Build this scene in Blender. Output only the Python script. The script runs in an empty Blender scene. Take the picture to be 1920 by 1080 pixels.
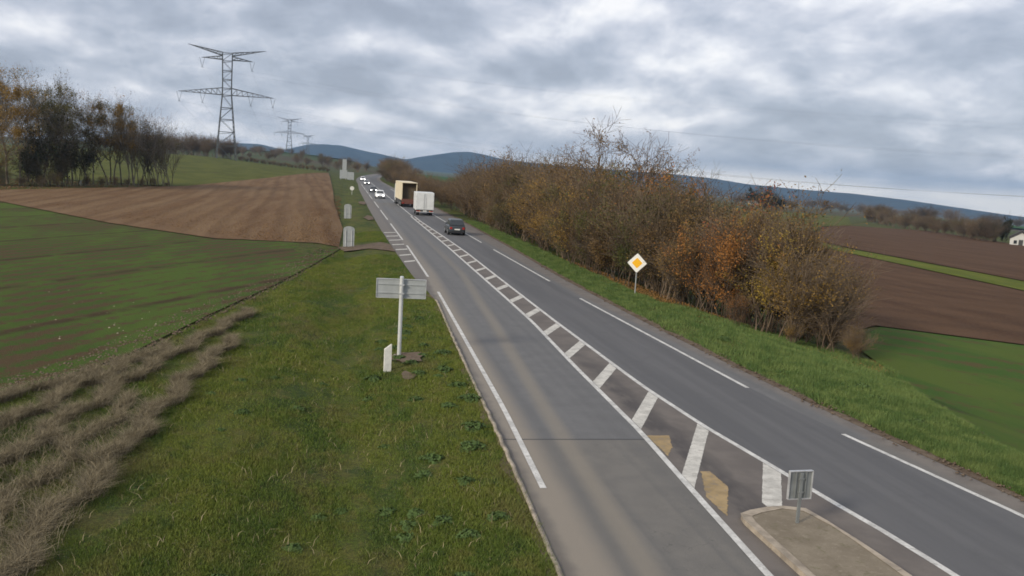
import bpy, bmesh, math, random
import numpy as np
from mathutils import Vector, Matrix
random.seed(7); RNG = np.random.default_rng(7)
sc = bpy.context.scene
col = sc.collection
# ------------------------------------------------------------------ camera
YAW, PITCH, ROLL, CAM_H = 0.186725, 0.127401, 0.055, 7.0
cd = bpy.data.cameras.new('roadside_camera'); cam = bpy.data.objects.new('roadside_camera', cd); col.objects.link(cam)
F = Vector((math.sin(YAW)*math.cos(PITCH), math.cos(YAW)*math.cos(PITCH), -math.sin(PITCH)))
r0 = Vector((math.cos(YAW), -math.sin(YAW), 0)); u0 = r0.cross(F)
R_ = r0*math.cos(ROLL)+u0*math.sin(ROLL); U_ = u0*math.cos(ROLL)-r0*math.sin(ROLL)
M = Matrix((R_, U_, -F)).transposed().to_4x4(); M.translation = (0, 0, CAM_H)
cam.matrix_world = M
cd.sensor_width = 36; cd.lens = 36*1720/1920; cd.clip_start = .1; cd.clip_end = 40000
sc.camera = cam
# ------------------------------------------------------------------ colour management
sc.view_settings.view_transform = 'Standard'; sc.view_settings.look = 'None'
sc.view_settings.exposure = 1.17; sc.view_settings.gamma = 1; sc.view_settings.use_curve_mapping = False
sc.cycles.filter_width = 1.7
# ------------------------------------------------------------------ sun
SUN_EL = math.radians(24); SUN_AZ = math.radians(-125)      # from +Y clockwise: behind the camera on the left
sl = bpy.data.lights.new('sun', 'SUN'); sl.energy = 1.5; sl.angle = math.radians(12); sl.color = (1, .90, .74)
so = bpy.data.objects.new('sun', sl); col.objects.link(so)
sd = Vector((math.sin(SUN_AZ)*math.cos(SUN_EL), math.cos(SUN_AZ)*math.cos(SUN_EL), math.sin(SUN_EL)))
so.rotation_euler = sd.to_track_quat('Z', 'Y').to_euler()
# ------------------------------------------------------------------ node helper
class NT:
    def __init__(s, t): s.t = t; s.n = t.nodes; s.l = t.links
    def node(s, typ, **kw):
        n = s.n.new(typ)
        for k, v in kw.items():
            if k == 'inp':
                for a, b in v.items(): s.put(n.inputs[a], b)
            else: setattr(n, k, v)
        return n
    def put(s, sock, v):
        if isinstance(v, bpy.types.NodeSocket): s.l.new(v, sock)
        elif isinstance(v, bpy.types.Node): s.l.new(v.outputs[0], sock)
        else:
            if isinstance(v, (tuple, list)) and len(v) == 3 and sock.type == 'RGBA': v = (*v, 1)
            sock.default_value = v
    def m(s, op, a, b=0.0, c=None, clamp=False):
        n = s.node('ShaderNodeMath', operation=op, use_clamp=clamp)
        s.put(n.inputs[0], a); s.put(n.inputs[1], b)
        if c is not None: s.put(n.inputs[2], c)
        return n.outputs[0]
    def mix(s, f, a, b):
        n = s.node('ShaderNodeMix', data_type='RGBA'); s.put(n.inputs[0], f); s.put(n.inputs[6], a); s.put(n.inputs[7], b)
        return n.outputs[2]
    def noise(s, vec, scale, detail=4, rough=.55, dist=0):
        n = s.node('ShaderNodeTexNoise'); s.put(n.inputs['Vector'], vec)
        n.inputs['Scale'].default_value = scale; n.inputs['Detail'].default_value = detail
        n.inputs['Roughness'].default_value = rough; n.inputs['Distortion'].default_value = dist
        return n.outputs[0]
    def rng(s, v, a, b, c=0., d=1., smooth=True):
        n = s.node('ShaderNodeMapRange', interpolation_type='SMOOTHSTEP' if smooth else 'LINEAR')
        s.put(n.inputs[0], v)
        for i, q in enumerate((a, b, c, d)): s.put(n.inputs[i+1], q)
        return n.outputs[0]
    def scale(s, vec, sc3, off=(0, 0, 0)):
        n = s.node('ShaderNodeMapping'); s.put(n.inputs[0], vec); n.inputs[3].default_value = sc3; n.inputs[1].default_value = off
        return n.outputs[0]
# ------------------------------------------------------------------ world
w = bpy.data.worlds.new('World'); sc.world = w; w.use_nodes = True; w.node_tree.nodes.clear()
N = NT(w.node_tree)
out = N.node('ShaderNodeOutputWorld')
sky = N.node('ShaderNodeTexSky', sky_type='NISHITA', sun_disc=False, sun_elevation=SUN_EL, sun_rotation=SUN_AZ % (2*math.pi))
tc = N.node('ShaderNodeTexCoord').outputs['Generated']
sx = N.node('ShaderNodeSeparateXYZ'); N.put(sx.inputs[0], tc)
X, Y, Z = sx.outputs
e = N.m('ADD', Z, N.m('MULTIPLY', X, 0.030))                   # the cloud deck is seen over ground that falls to the right
ez = N.m('MAXIMUM', e, 0.0)
den = N.m('ADD', ez, 0.36)
cx = N.m('DIVIDE', X, den); cy = N.m('DIVIDE', Y, den)
cv = N.node('ShaderNodeCombineXYZ'); N.put(cv.inputs[0], cx); N.put(cv.inputs[1], cy)
warp = N.noise(cv.outputs[0], 1.8, 3, .5); warp2 = N.noise(N.scale(cv.outputs[0], (1, 1, 1), (7, 3, 0)), 1.1, 3, .5)
wv = N.node('ShaderNodeCombineXYZ'); N.put(wv.inputs[0], N.m('ADD', cx, N.m('MULTIPLY', warp, .22))); N.put(wv.inputs[1], N.m('ADD', cy, N.m('MULTIPLY', warp2, .22)))
n1 = N.noise(N.scale(wv.outputs[0], (1, .8, 1), (3.1, 1.7, 0)), 1.45, 7, .52, 0)
n2 = N.noise(N.scale(wv.outputs[0], (1, .8, 1), (9.3, 4.2, 0)), 4.6, 6, .52, 0)
wo = N.node('ShaderNodeVectorMath', operation='ADD'); N.put(wo.inputs[0], wv.outputs[0]); wo.inputs[1].default_value = (.01, .085, 0)
n1b = N.noise(N.scale(wo.outputs[0], (1, .8, 1), (3.1, 1.7, 0)), 1.45, 7, .52, 0)
n2b = N.noise(N.scale(wo.outputs[0], (1, .8, 1), (9.3, 4.2, 0)), 4.6, 6, .52, 0)
cl = N.m('ADD', N.m('MULTIPLY', n1, .6), N.m('MULTIPLY', n2, .4))
clb = N.m('ADD', N.m('MULTIPLY', n1b, .5), N.m('MULTIPLY', n2b, .5))
cl = N.m('ADD', cl, N.m('MULTIPLY', N.m('SUBTRACT', cl, clb), .75))      # lit tops and shaded bases of the billows
bias = N.m('ADD', N.rng(e, 0.03, .17, -.065, 0.0), N.rng(e, .1, .5, 0.0, .055, False))                  # the deck thins and brightens with height
c = N.m('ADD', cl, bias)
cr = N.node('ShaderNodeValToRGB'); N.put(cr.inputs[0], c)
el = cr.color_ramp.elements
el[0].position = .35; el[0].color = (.168, .186, .225, 1)
el[1].position = .65; el[1].color = (.46, .455, .46, 1)
for p_, q_ in ((.43, (.205, .225, .268)), (.50, (.262, .278, .320)), (.555, (.325, .334, .370)), (.60, (.392, .397, .422))):
    x_ = el.new(p_); x_.color = (*q_, 1)
# cream break in the cloud just over the horizon, strongest to the right
an = N.noise(N.scale(tc, (1, 1, 14)), 5, 3, .5)
band = N.m('MULTIPLY', N.rng(e, -.04, -.015), N.rng(e, .034, .014))
side = N.rng(X, .10, .45, .22, 1.0)
bf = N.m('MULTIPLY', N.m('MULTIPLY', band, side), N.rng(an, .30, .55, .35, 1.0))
c2 = N.mix(bf, cr.outputs[0], (.62, .57, .50))
b1 = N.node('ShaderNodeBackground', inp={0: sky.outputs[0], 1: .07})
b2 = N.node('ShaderNodeBackground', inp={0: c2, 1: 1.0})
mx = N.node('ShaderNodeMixShader', inp={0: .93, 1: b1.outputs[0], 2: b2.outputs[0]})
N.put(out.inputs[0], mx.outputs[0])

# ================================================================== helpers
MATS = {}
def mat(name, color=(.5, .5, .5), rough=.7, metal=0., var=.12, scale=6., bump=0., bscale=30., fn=None, emit=None, estr=0, spec=.3):
    if name in MATS: return MATS[name]
    m = bpy.data.materials.new(name); m.use_nodes = True; MATS[name] = m
    n = NT(m.node_tree); b = m.node_tree.nodes['Principled BSDF']
    b.inputs['Roughness'].default_value = rough; b.inputs['Metallic'].default_value = metal
    b.inputs['Specular IOR Level'].default_value = spec
    g = n.node('ShaderNodeNewGeometry').outputs['Position']
    if fn: fn(n, b, g)
    else:
        t = n.node('ShaderNodeTexCoord').outputs['Object']
        f = n.noise(t, scale, 4)
        lo = tuple(c*(1-var*1.6) for c in color); hi = tuple(min(1, c*(1+var)) for c in color)
        n.put(b.inputs['Base Color'], n.mix(n.rng(f, .3, .7), lo, hi))
        if bump:
            bp = n.node('ShaderNodeBump', inp={'Strength': bump, 'Distance': .02, 'Height': n.noise(t, bscale, 3)}); n.put(b.inputs['Normal'], bp)
    if emit:
        n.put(b.inputs['Emission Color'], emit); b.inputs['Emission Strength'].default_value = estr
    return m
def tag(o, label=None, cat=None, group=None, kind=None):
    if label: o['label'] = label
    if cat: o['category'] = cat
    if group: o['group'] = group
    if kind: o['kind'] = kind
    return o
def link(name, me, parent=None, m=None):
    o = bpy.data.objects.new(name, me); col.objects.link(o)
    if parent: o.parent = parent
    if m is not None and len(me.materials) == 0: me.materials.append(m)
    return o
def empty(name, loc=(0, 0, 0), rz=0.):
    o = bpy.data.objects.new(name, None); col.objects.link(o); o.location = loc; o.rotation_euler = (0, 0, rz); o.empty_display_size = .3
    return o
class MB:
    def __init__(s): s.v = []; s.f = []
    def quad(s, *p):
        i = len(s.v); s.v += [tuple(q) for q in p]; s.f.append(tuple(range(i, i+len(p)))); return s
    def box(s, x0, x1, y0, y1, z0, z1, tx=0, ty=0):
        i = len(s.v)
        s.v += [(x0, y0, z0), (x1, y0, z0), (x1, y1, z0), (x0, y1, z0), (x0+tx, y0+ty, z1), (x1-tx, y0+ty, z1), (x1-tx, y1-ty, z1), (x0+tx, y1-ty, z1)]
        s.f += [tuple(i+k for k in q) for q in ((0, 3, 2, 1), (4, 5, 6, 7), (0, 1, 5, 4), (1, 2, 6, 5), (2, 3, 7, 6), (3, 0, 4, 7))]; return s
    def bar(s, a, b, r, n=4, r2=None):
        a = Vector(a); b = Vector(b); d = (b-a)
        if d.length < 1e-6: return s
        d.normalize(); q = d.orthogonal().normalized(); p = d.cross(q); r2 = r if r2 is None else r2
        i = len(s.v)
        for c, rr in ((a, r), (b, r2)):
            for k in range(n):
                t = 2*math.pi*k/n; s.v.append(tuple(c+q*rr*math.cos(t)+p*rr*math.sin(t)))
        for k in range(n): s.f.append((i+k, i+(k+1) % n, i+n+(k+1) % n, i+n+k))
        s.f.append(tuple(i+k for k in reversed(range(n)))); s.f.append(tuple(i+n+k for k in range(n))); return s
    def prism(s, pts, axis, a, b):      # polygon pts in the two other axes, extruded along axis
        def P(q, t): return {0: (t, q[0], q[1]), 1: (q[0], t, q[1]), 2: (q[0], q[1], t)}[axis]
        i = len(s.v); n = len(pts)
        s.v += [P(q, a) for q in pts]+[P(q, b) for q in pts]
        for k in range(n): s.f.append((i+k, i+(k+1) % n, i+n+(k+1) % n, i+n+k))
        s.f.append(tuple(i+k for k in range(n))); s.f.append(tuple(i+n+k for k in reversed(range(n)))); return s
    def loft(s, rings):
        i = len(s.v); n = len(rings[0])
        for r in rings: s.v += [tuple(p) for p in r]
        for j in range(len(rings)-1):
            for k in range(n): s.f.append((i+j*n+k, i+j*n+(k+1) % n, i+(j+1)*n+(k+1) % n, i+(j+1)*n+k))
        s.f.append(tuple(i+k for k in reversed(range(n)))); s.f.append(tuple(i+(len(rings)-1)*n+k for k in range(n))); return s
    def build(s, name, m, parent=None, bevel=0, smooth=False):
        me = bpy.data.meshes.new(name); me.from_pydata(s.v, [], s.f); me.update()
        bm = bmesh.new(); bm.from_mesh(me)
        if bevel:
            bmesh.ops.bevel(bm, geom=[e_ for e_ in bm.edges if len(e_.link_faces) == 2 and e_.calc_face_angle(0) > .5], offset=bevel, segments=2, affect='EDGES', profile=.5)
        bmesh.ops.recalc_face_normals(bm, faces=bm.faces); bm.to_mesh(me); bm.free()
        if smooth:
            me.polygons.foreach_set('use_smooth', [True]*len(me.polygons))
        return link(name, me, parent, m)
def fast(name, V, Fc, m=None, parent=None, tint=None, smooth=False):
    V = np.asarray(V, np.float32); Fc = np.asarray(Fc, np.int32); k = Fc.shape[1]
    me = bpy.data.meshes.new(name); me.vertices.add(len(V)); me.vertices.foreach_set('co', V.ravel())
    me.loops.add(Fc.size); me.loops.foreach_set('vertex_index', Fc.ravel())
    me.polygons.add(len(Fc)); me.polygons.foreach_set('loop_start', np.arange(0, Fc.size, k, dtype=np.int32))
    if smooth: me.polygons.foreach_set('use_smooth', np.ones(len(Fc), bool))
    me.update(calc_edges=True)
    if tint is not None:
        a = me.attributes.new('tint', 'FLOAT', 'POINT'); a.data.foreach_set('value', np.asarray(tint, np.float32))
    if m: me.materials.append(m)
    return link(name, me, parent) if name else me

# ================================================================== terrain
def ss(x): x = np.clip(x, 0, 1); return x*x*(3-2*x)
def h(u, v):
    u = np.asarray(u, float); v = np.asarray(v, float)
    z = -.35*np.exp(-((u-.3)/1.6)**2)*ss((v+5)/20)*ss((430-v)/300)
    k = ss((v-140)/290)*(1-ss((v-470)/900))
    z = z+k*(1.2*ss((5-u)/20)+4.3*ss((-u-5)/80))
    z = z-1.3*ss((u-17)/9)-.034*np.maximum(u-20, 0)
    z = z-ss((v-600)/1500)*6
    z = z+17*ss((v-650)/700)*ss((120-u)/200)*(1-ss((v-2600)/1500))
    return z
def hh(u, v): return float(h(u, v))

# polylines across the carriageway as functions of distance v
V0 = [-30, 14.6, 18.2, 23.6, 31.7, 41.4, 50, 60, 80, 120, 160, 700]
def mk(pts):
    a = np.array(pts, float); return lambda v: float(np.interp(v, a[:, 0], a[:, 1]))
EL = mk([(-30, 3.3), (14, 4.45), (19.3, 4.59), (26, 4.86), (40, 5.18), (51, 5.42), (78, 5.6), (700, 5.62)])
CL = mk([(-30, 5.6), (14.6, 7.75), (18.2, 7.96), (23.6, 8.3), (31.7, 8.53), (41.4, 8.9), (50, 9.0), (80, 9.2), (700, 9.3)])
CR = mk([(-30, 13.2), (14.4, 11.35), (16.4, 11.21), (18.6, 10.95), (20, 10.83), (24.2, 10.4), (29, 10.15), (42, 10.08), (60, 10.15), (75, 10.25), (90, 10.1), (115, 9.7), (700, 9.62)])
ER = mk([(-30, 17.5), (17.1, 15.05), (23.4, 14.31), (28.9, 13.9), (50, 13.38), (78, 13.15), (120, 12.95), (700, 12.95)])
PL = mk([(-30, 2.4), (14.8, 3.94), (18.8, 4.1), (25.5, 4.31), (36, 4.6), (43, 4.85), (47, 4.97), (52, 4.8), (58, 4.5), (72, 4.3), (97, 4.05), (144, 3.9), (240, 4.0), (300, 4.6), (700, 4.7)])
PR = mk([(-30, 18.6), (17.9, 15.8), (25.7, 15.2), (31, 14.95), (43, 14.65), (60, 14.6), (84, 15.1), (115, 15.4), (155, 15.4), (240, 14.6), (700, 14.2)])
def bend(v): return 0.00022*max(0, v-330)**2           # the road swings right behind the hedge
def strip(name, a, b, v0, v1, z, m, step=2., parent=None, kind='structure', sub=1, label=None, bd=True):
    n = max(2, int((v1-v0)/step)+1); vs = np.linspace(v0, v1, n)
    V = []; Fc = []
    for v in vs:
        A, B = a(v), b(v); q = bend(v) if bd else 0
        for k in range(sub+1): u = A+(B-A)*k/sub+q; V.append((u, v, max(z, 0)+max(0, hh(u, v))))
    for i in range(n-1):
        for k in range(sub): j = i*(sub+1)+k; Fc.append((j, j+1, j+sub+2, j+sub+1))
    return tag(fast(name, V, Fc, m, parent), kind=kind, label=label)
def drape(name, poly, m, off=.05, step=6., grow=.0005):
    bm = bmesh.new(); vs = [bm.verts.new((p[0], p[1], 0)) for p in poly]; bm.faces.new(vs)
    P = np.array(poly); lo = P.min(0); hi = P.max(0)
    for ax in (0, 1):
        t = lo[ax]+step
        while t < hi[ax]:
            co = [0, 0, 0]; co[ax] = t; no = [0, 0, 0]; no[ax] = 1
            bmesh.ops.bisect_plane(bm, geom=bm.verts[:]+bm.edges[:]+bm.faces[:], plane_co=co, plane_no=no)
            t += step*(1+.01*max(0, abs(t)-60))
    for v in bm.verts: v.co.z = hh(v.co.x, v.co.y)+off+grow*math.hypot(v.co.x, v.co.y)
    bmesh.ops.triangulate(bm, faces=bm.faces[:])
    me = bpy.data.meshes.new(name); bm.to_mesh(me); bm.free()
    me.polygons.foreach_set('use_smooth', [True]*len(me.polygons))
    return tag(link(name, me, None, m), kind='structure')

# ---- ground materials (true surface colours with patches and wear)
def grass_cols(n, g, tint=None):
    big = n.noise(n.scale(g, (1, .28, 1)), .42, 3, .55); mid = n.noise(n.scale(g, (1, .55, 1)), 1.5, 5, .65); fine = n.noise(g, 9, 3, .6)
    c = n.mix(n.rng(big, .38, .62), (.048, .088, .014), (.122, .142, .021))
    c = n.mix(n.rng(mid, .50, .62, 0, .75), c, (.140, .130, .036)); c = n.mix(n.rng(n.noise(n.scale(g, (1, .5, 1)), .35, 4, .6), .52, .64, 0, .65), c, (.13, .102, .045))
    c = n.mix(n.rng(mid, .46, .34, 0, .75), c, (.026, .060, .016))
    c = n.mix(n.rng(fine, .52, .68, 0, .55), c, (.13, .135, .035)); c = n.mix(n.rng(fine, .46, .32, 0, .6), c, (.026, .036, .012))
    return c
def f_grass(n, b, g):
    c = grass_cols(n, g)
    c = n.mix(n.rng(n.noise(g, 18, 3), .35, .65, 0, .45), c, (.035, .030, .016))
    n.put(b.inputs['Base Color'], c)
    n.put(b.inputs['Normal'], n.node('ShaderNodeBump', inp={'Strength': .7, 'Distance': .05, 'Height': n.noise(g, 7, 5, .7)}))
def f_blade(n, b, g):
    t = n.node('ShaderNodeAttribute', attribute_name='tint').outputs['Fac']
    c = grass_cols(n, g)
    c = n.mix(n.rng(t, 0, 1, .0, .55, False), c, (.16, .21, .045))
    c = n.mix(n.rng(t, .93, 1, 0, .7), c, (.24, .20, .12))
    n.put(b.inputs['Base Color'], c)
def f_far(n, b, g):
    big = n.noise(n.scale(g, (1, .5, 1)), .004, 3, .6); mid = n.noise(n.scale(g, (.6, .25, 1)), .03, 3, .6)
    c = n.mix(n.rng(big, .4, .6), (.045, .075, .022), (.075, .068, .035))
    c = n.mix(n.rng(mid, .52, .6, 0, .7), c, (.07, .05, .035))
    near = n.rng(n.node('ShaderNodeSeparateXYZ', inp={0: g}).outputs[1], 300, 700)
    n.put(b.inputs['Base Color'], n.mix(near, n.mix(n.rng(n.noise(g, 14, 4, .7), .35, .65, .25, .75), grass_cols(n, g), (.030, .030, .014)), c))
    n.put(b.inputs['Normal'], n.node('ShaderNodeBump', inp={'Strength': .6, 'Distance': .06, 'Height': n.noise(g, 6, 4, .7)}))
def plough(base, light, dark, fx, fy, fs):
    def f(n, b, g):
        s = n.node('ShaderNodeSeparateXYZ', inp={0: g})
        a = n.noise(n.scale(g, (1, .10, 1)), .35, 4, .6); k = n.noise(g, 5, 4, .7)
        d = n.m('ADD', n.m('MULTIPLY', s.outputs[0], fx), n.m('MULTIPLY', s.outputs[1], fy))
        d = n.m('ADD', d, n.m('MULTIPLY', n.noise(n.scale(g, (1, .2, 1)), .05, 2), 5))
        wv_ = n.m('SINE', n.m('MULTIPLY', d, fs)); wv2 = n.m('SINE', n.m('MULTIPLY', d, fs*.23))
        c = n.mix(n.rng(a, .35, .65), base, light)
        c = n.mix(n.rng(wv_, -.2, 1, 0, .35), c, dark); c = n.mix(n.rng(wv2, 0, 1, 0, .30), c, light)
        c = n.mix(n.rng(k, .5, .7, 0, .6), c, tuple(q*1.25 for q in light)); c = n.mix(n.rng(k, .48, .32, 0, .6), c, tuple(q*.8 for q in dark)); c = n.mix(n.rng(n.noise(g, 1.1, 4, .7), .5, .68, 0, .4), c, light)
        n.put(b.inputs['Base Color'], c)
        hgt = n.m('ADD', n.m('MULTIPLY', k, .8), n.m('MULTIPLY', wv_, .25))
        n.put(b.inputs['Normal'], n.node('ShaderNodeBump', inp={'Strength': .9, 'Distance': .10, 'Height': hgt}))
    return f
def seeded(green, green2, soil, fx, fy, fs, cover=.5, tram=0):
    def f(n, b, g):
        s = n.node('ShaderNodeSeparateXYZ', inp={0: g})
        a = n.noise(n.scale(g, (.8, .3, 1)), .22, 5, .65); k = n.noise(g, 3, 5, .75); k2 = n.noise(g, 22, 3, .7)
        d = n.m('ADD', n.m('MULTIPLY', s.outputs[0], fx), n.m('MULTIPLY', s.outputs[1], fy))
        d = n.m('ADD', d, n.m('MULTIPLY', n.noise(g, .15, 2), .5))
        st = n.m('SINE', n.m('MULTIPLY', d, fs))
        c = n.mix(n.rng(a, .4, .6), green, green2)
        cov = n.m('ADD', n.m('ADD', n.m('MULTIPLY', a, .6), n.m('MULTIPLY', k, .5)), n.m('ADD', n.m('MULTIPLY', k2, .35), n.m('MULTIPLY', st, .07)))
        c = n.mix(n.rng(n.m('ADD', cov, n.m('MULTIPLY', n.noise(g, .9, 5, .75), .35)), .95-cover*.3, .85-cover*.3), c, soil); c = n.mix(n.rng(k2, .55, .8, 0, .35), c, tuple(q*1.9 for q in soil))
        if tram:
            tl = n.m('PINGPONG', n.m('ADD', d, 1.3), tram)
            c = n.mix(n.m('MULTIPLY', n.rng(tl, .55, .10), n.rng(n.noise(g, .5, 3), .34, .55, .0, .9)), c, tuple(q*.65 for q in soil))
        n.put(b.inputs['Base Color'], c)
        n.put(b.inputs['Normal'], n.node('ShaderNodeBump', inp={'Strength': .8, 'Distance': .05, 'Height': n.m('ADD', k, k2)}))
    return f
def f_road(n, b, g):
    s = n.node('ShaderNodeSeparateXYZ', inp={0: g}); x, y = s.outputs[0], s.outputs[1]
    fine = n.noise(g, 60, 3, .7); mid = n.noise(g, 1.3, 4, .6); lng = n.noise(n.scale(g, (1.6, .06, 1)), 1, 4, .6)
    c = n.mix(n.rng(mid, .3, .7), (.136, .136, .137), (.158, .157, .158))
    near = n.m('GREATER_THAN', 22.95, n.m('ADD', y, n.m('MULTIPLY', n.noise(g, 3, 2), .12)))
    c = n.mix(near, c, n.mix(n.rng(mid, .3, .7), (.152, .143, .130), (.178, .166, .148)))
    tr = n.m('SINE', n.m('MULTIPLY', n.m('SUBTRACT', x, ctr0), 3.6)) if False else n.noise(n.scale(g, (2.2, .02, 1)), 1, 2, .5)
    c = n.mix(n.rng(tr, .40, .62, 0, .35), c, (.098, .098, .100))
    ck = n.node('ShaderNodeTexVoronoi', feature='DISTANCE_TO_EDGE'); n.put(ck.inputs['Vector'], n.scale(n.node('ShaderNodeVectorMath', operation='ADD', inp={0: g, 1: n.node('ShaderNodeTexNoise', inp={'Vector': g, 'Scale': 1.5}).outputs['Color']}).outputs[0], (.55, .22, 1)))
    c = n.mix(n.m('MULTIPLY', n.rng(ck.outputs['Distance'], .010, .002), n.rng(n.noise(g, .25, 2), .5, .62, 0, .7)), c, (.05, .05, .05))
    c = n.mix(n.rng(n.noise(n.scale(g, (1, .5, 1)), 5, 4, .7), .62, .74, 0, .45), c, (.08, .078, .075))
    # tan run-off dirt along the lane centre and the left edge, fading with distance
    ctr = n.rng(y, 8, 60, 5.2, 7.95, False)
    d1 = n.m('ABSOLUTE', n.m('SUBTRACT', n.m('ADD', x, n.m('MULTIPLY', n.m('SUBTRACT', lng, .5), .3)), ctr))
    c = n.mix(n.m('MULTIPLY', n.rng(d1, .42, .04), n.rng(y, 120, 15, .1, .62)), c, (.27, .235, .185))
    lf = n.rng(y, 8, 60, 4.35, 5.7, False)
    d2 = n.m('SUBTRACT', n.m('ADD', x, n.m('MULTIPLY', n.m('SUBTRACT', mid, .5), .3)), lf)
    c = n.mix(n.m('MULTIPLY', n.m('MULTIPLY', n.rng(d2, .75, .1), n.rng(d2, -.7, -.1)), n.rng(y, 140, 15, .2, .85)), c, (.29, .25, .20))
    # worn dark strip outside the edge line and dusty right margin
    c = n.mix(n.m('MULTIPLY', n.rng(d2, -.15, -.45), .6), c, (.115, .098, .085))
    sh = n.rng(n.m('SUBTRACT', 5.4, x), 0, .5)
    c = n.mix(n.m('MULTIPLY', sh, n.rng(y, 50, 62, 0, .65)), c, (.185, .165, .145))
    rt = n.rng(n.m('SUBTRACT', x, n.rng(y, 17, 50, 14.9, 13.45, False)), .05, .5)
    c = n.mix(n.m('MULTIPLY', rt, .8), c, n.mix(n.rng(mid, .4, .6), (.20, .172, .148), (.15, .127, .11)))
    c = n.mix(n.rng(fine, .35, .65, 0, .45), c, (.08, .08, .08)); c = n.mix(n.rng(n.noise(g, 95, 2), .6, .75, 0, .5), c, (.26, .255, .25))
    # crack sealing line where the old surfacing meets the new
    seam = n.m('MULTIPLY', n.rng(n.m('ABSOLUTE', n.m('SUBTRACT', y, 22.9)), .07, .02), n.m('LESS_THAN', x, 8.35))
    c = n.mix(n.m('MULTIPLY', seam, .75), c, (.04, .04, .045))
    n.put(b.inputs['Base Color'], c)
    n.put(b.inputs['Normal'], n.node('ShaderNodeBump', inp={'Strength': .35, 'Distance': .01, 'Height': fine}))
def f_lane(n, b, g):
    fine = n.noise(g, 60, 3, .7); lng = n.noise(n.scale(g, (1.4, .05, 1)), 1, 4, .6); mid = n.noise(g, .9, 4, .6)
    c = n.mix(n.rng(lng, .35, .65), (.098, .098, .102), (.122, .121, .124))
    c = n.mix(n.rng(mid, .55, .75, 0, .4), c, (.08, .08, .083))
    c = n.mix(n.rng(fine, .35, .65, 0, .3), c, (.065, .065, .068)); n.put(b.inputs['Base Color'], c)
    n.put(b.inputs['Normal'], n.node('ShaderNodeBump', inp={'Strength': .35, 'Distance': .01, 'Height': fine}))
def f_median(n, b, g):
    s = n.node('ShaderNodeSeparateXYZ', inp={0: g}); x, y = s.outputs[0], s.outputs[1]
    fine = n.noise(g, 50, 3, .7); mid = n.noise(g, .8, 4, .6); sp = n.noise(n.scale(g, (1, .35, 1)), 1.8, 3, .6)
    c = n.mix(n.rng(mid, .35, .65), (.128, .112, .103), (.165, .145, .13))
    ctr = n.rng(y, 17.5, 34, 9.0, 9.25, False)
    d = n.m('ABSOLUTE', n.m('SUBTRACT', n.m('ADD', x, n.m('MULTIPLY', n.m('SUBTRACT', sp, .5), 1.2)), ctr))
    c = n.mix(n.m('MULTIPLY', n.m('MULTIPLY', n.rng(d, .65, .05), n.rng(sp, .25, .6, .35, 1)), n.rng(y, 40, 26, .1, .75)), c, (.045, .042, .045))
    c = n.mix(n.rng(fine, .35, .65, 0, .3), c, (.07, .065, .06)); n.put(b.inputs['Base Color'], c)
def paint(base, worn):
    def f(n, b, g):
        a = n.noise(g, 2.2, 5, .6); k = n.noise(g, 26, 4, .7); j = n.noise(g, 5, 5, .75)
        c = n.mix(n.rng(a, .35, .65), base, tuple(q*.72 for q in base))
        c = n.mix(n.rng(j, .52, .64, 0, .55), c, worn); c = n.mix(n.rng(k, .55, .68, 0, .8), c, worn); n.put(b.inputs['Base Color'], c)
    return f
def f_island(n, b, g):
    a = n.noise(g, 1.4, 4, .6); k = n.noise(g, 30, 4, .7)
    c = n.mix(n.rng(a, .35, .65), (.175, .145, .105), (.225, .19, .14)); c = n.mix(n.rng(k, .5, .75, 0, .6), c, (.11, .09, .065)); c = n.mix(n.rng(n.noise(g, 7, 5, .75), .54, .66, 0, .5), c, (.28, .24, .18)); c = n.mix(n.rng(n.noise(g, 3.3, 5, .7), .56, .66, 0, .5), c, (.10, .095, .045))
    n.put(b.inputs['Base Color'], c); n.put(b.inputs['Normal'], n.node('ShaderNodeBump', inp={'Strength': .5, 'Distance': .01, 'Height': k}))
def f_dirt(n, b, g):
    a = n.noise(g, 2, 5, .65); k = n.noise(g, 14, 4, .7)
    c = n.mix(n.rng(a, .35, .65), (.095, .068, .048), (.15, .115, .085)); c = n.mix(n.rng(k, .52, .7, 0, .6), c, (.2, .17, .135))
    n.put(b.inputs['Base Color'], c); n.put(b.inputs['Normal'], n.node('ShaderNodeBump', inp={'Strength': .8, 'Distance': .03, 'Height': k}))
G_FAR = mat('grassland', fn=f_far, rough=.95, spec=.1)
G_BLADE = mat('grass_blade', fn=f_blade, rough=.75, spec=.15)
G_PL = mat('ploughed_soil', fn=plough((.122, .070, .036), (.176, .114, .064), (.078, .045, .024), 1, .05, 2.4), rough=.95, spec=.08)
G_PR = mat('dark_ploughed_soil', fn=plough((.074, .041, .023), (.106, .061, .035), (.050, .028, .017), .5, 1, .9), rough=.95, spec=.08)
G_SL = mat('winter_wheat', fn=seeded((.044, .080, .015), (.064, .100, .018), (.078, .052, .028), .90, -.44, 5., .10, 4.2), rough=.95, spec=.08)
G_SR = mat('right_wheat', fn=seeded((.048, .098, .018), (.078, .112, .022), (.090, .072, .030), .6, .8, 2., .30), rough=.95, spec=.08)
G_UP = mat('pasture', fn=seeded((.068, .078, .017), (.092, .098, .022), (.08, .064, .03), 1, 1, .3, .55), rough=.95, spec=.08)
G_STRIP = mat('mustard_strip', fn=seeded((.085, .105, .016), (.115, .13, .02), (.06, .07, .02), .3, 1, 3, .7), rough=.95, spec=.08)
M_ROAD = mat('asphalt', fn=f_road, rough=.85, spec=.25); M_LANE = mat('dark_asphalt', fn=f_lane, rough=.8, spec=.25); M_MED = mat('median_asphalt', fn=f_median, rough=.85, spec=.25)
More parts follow.
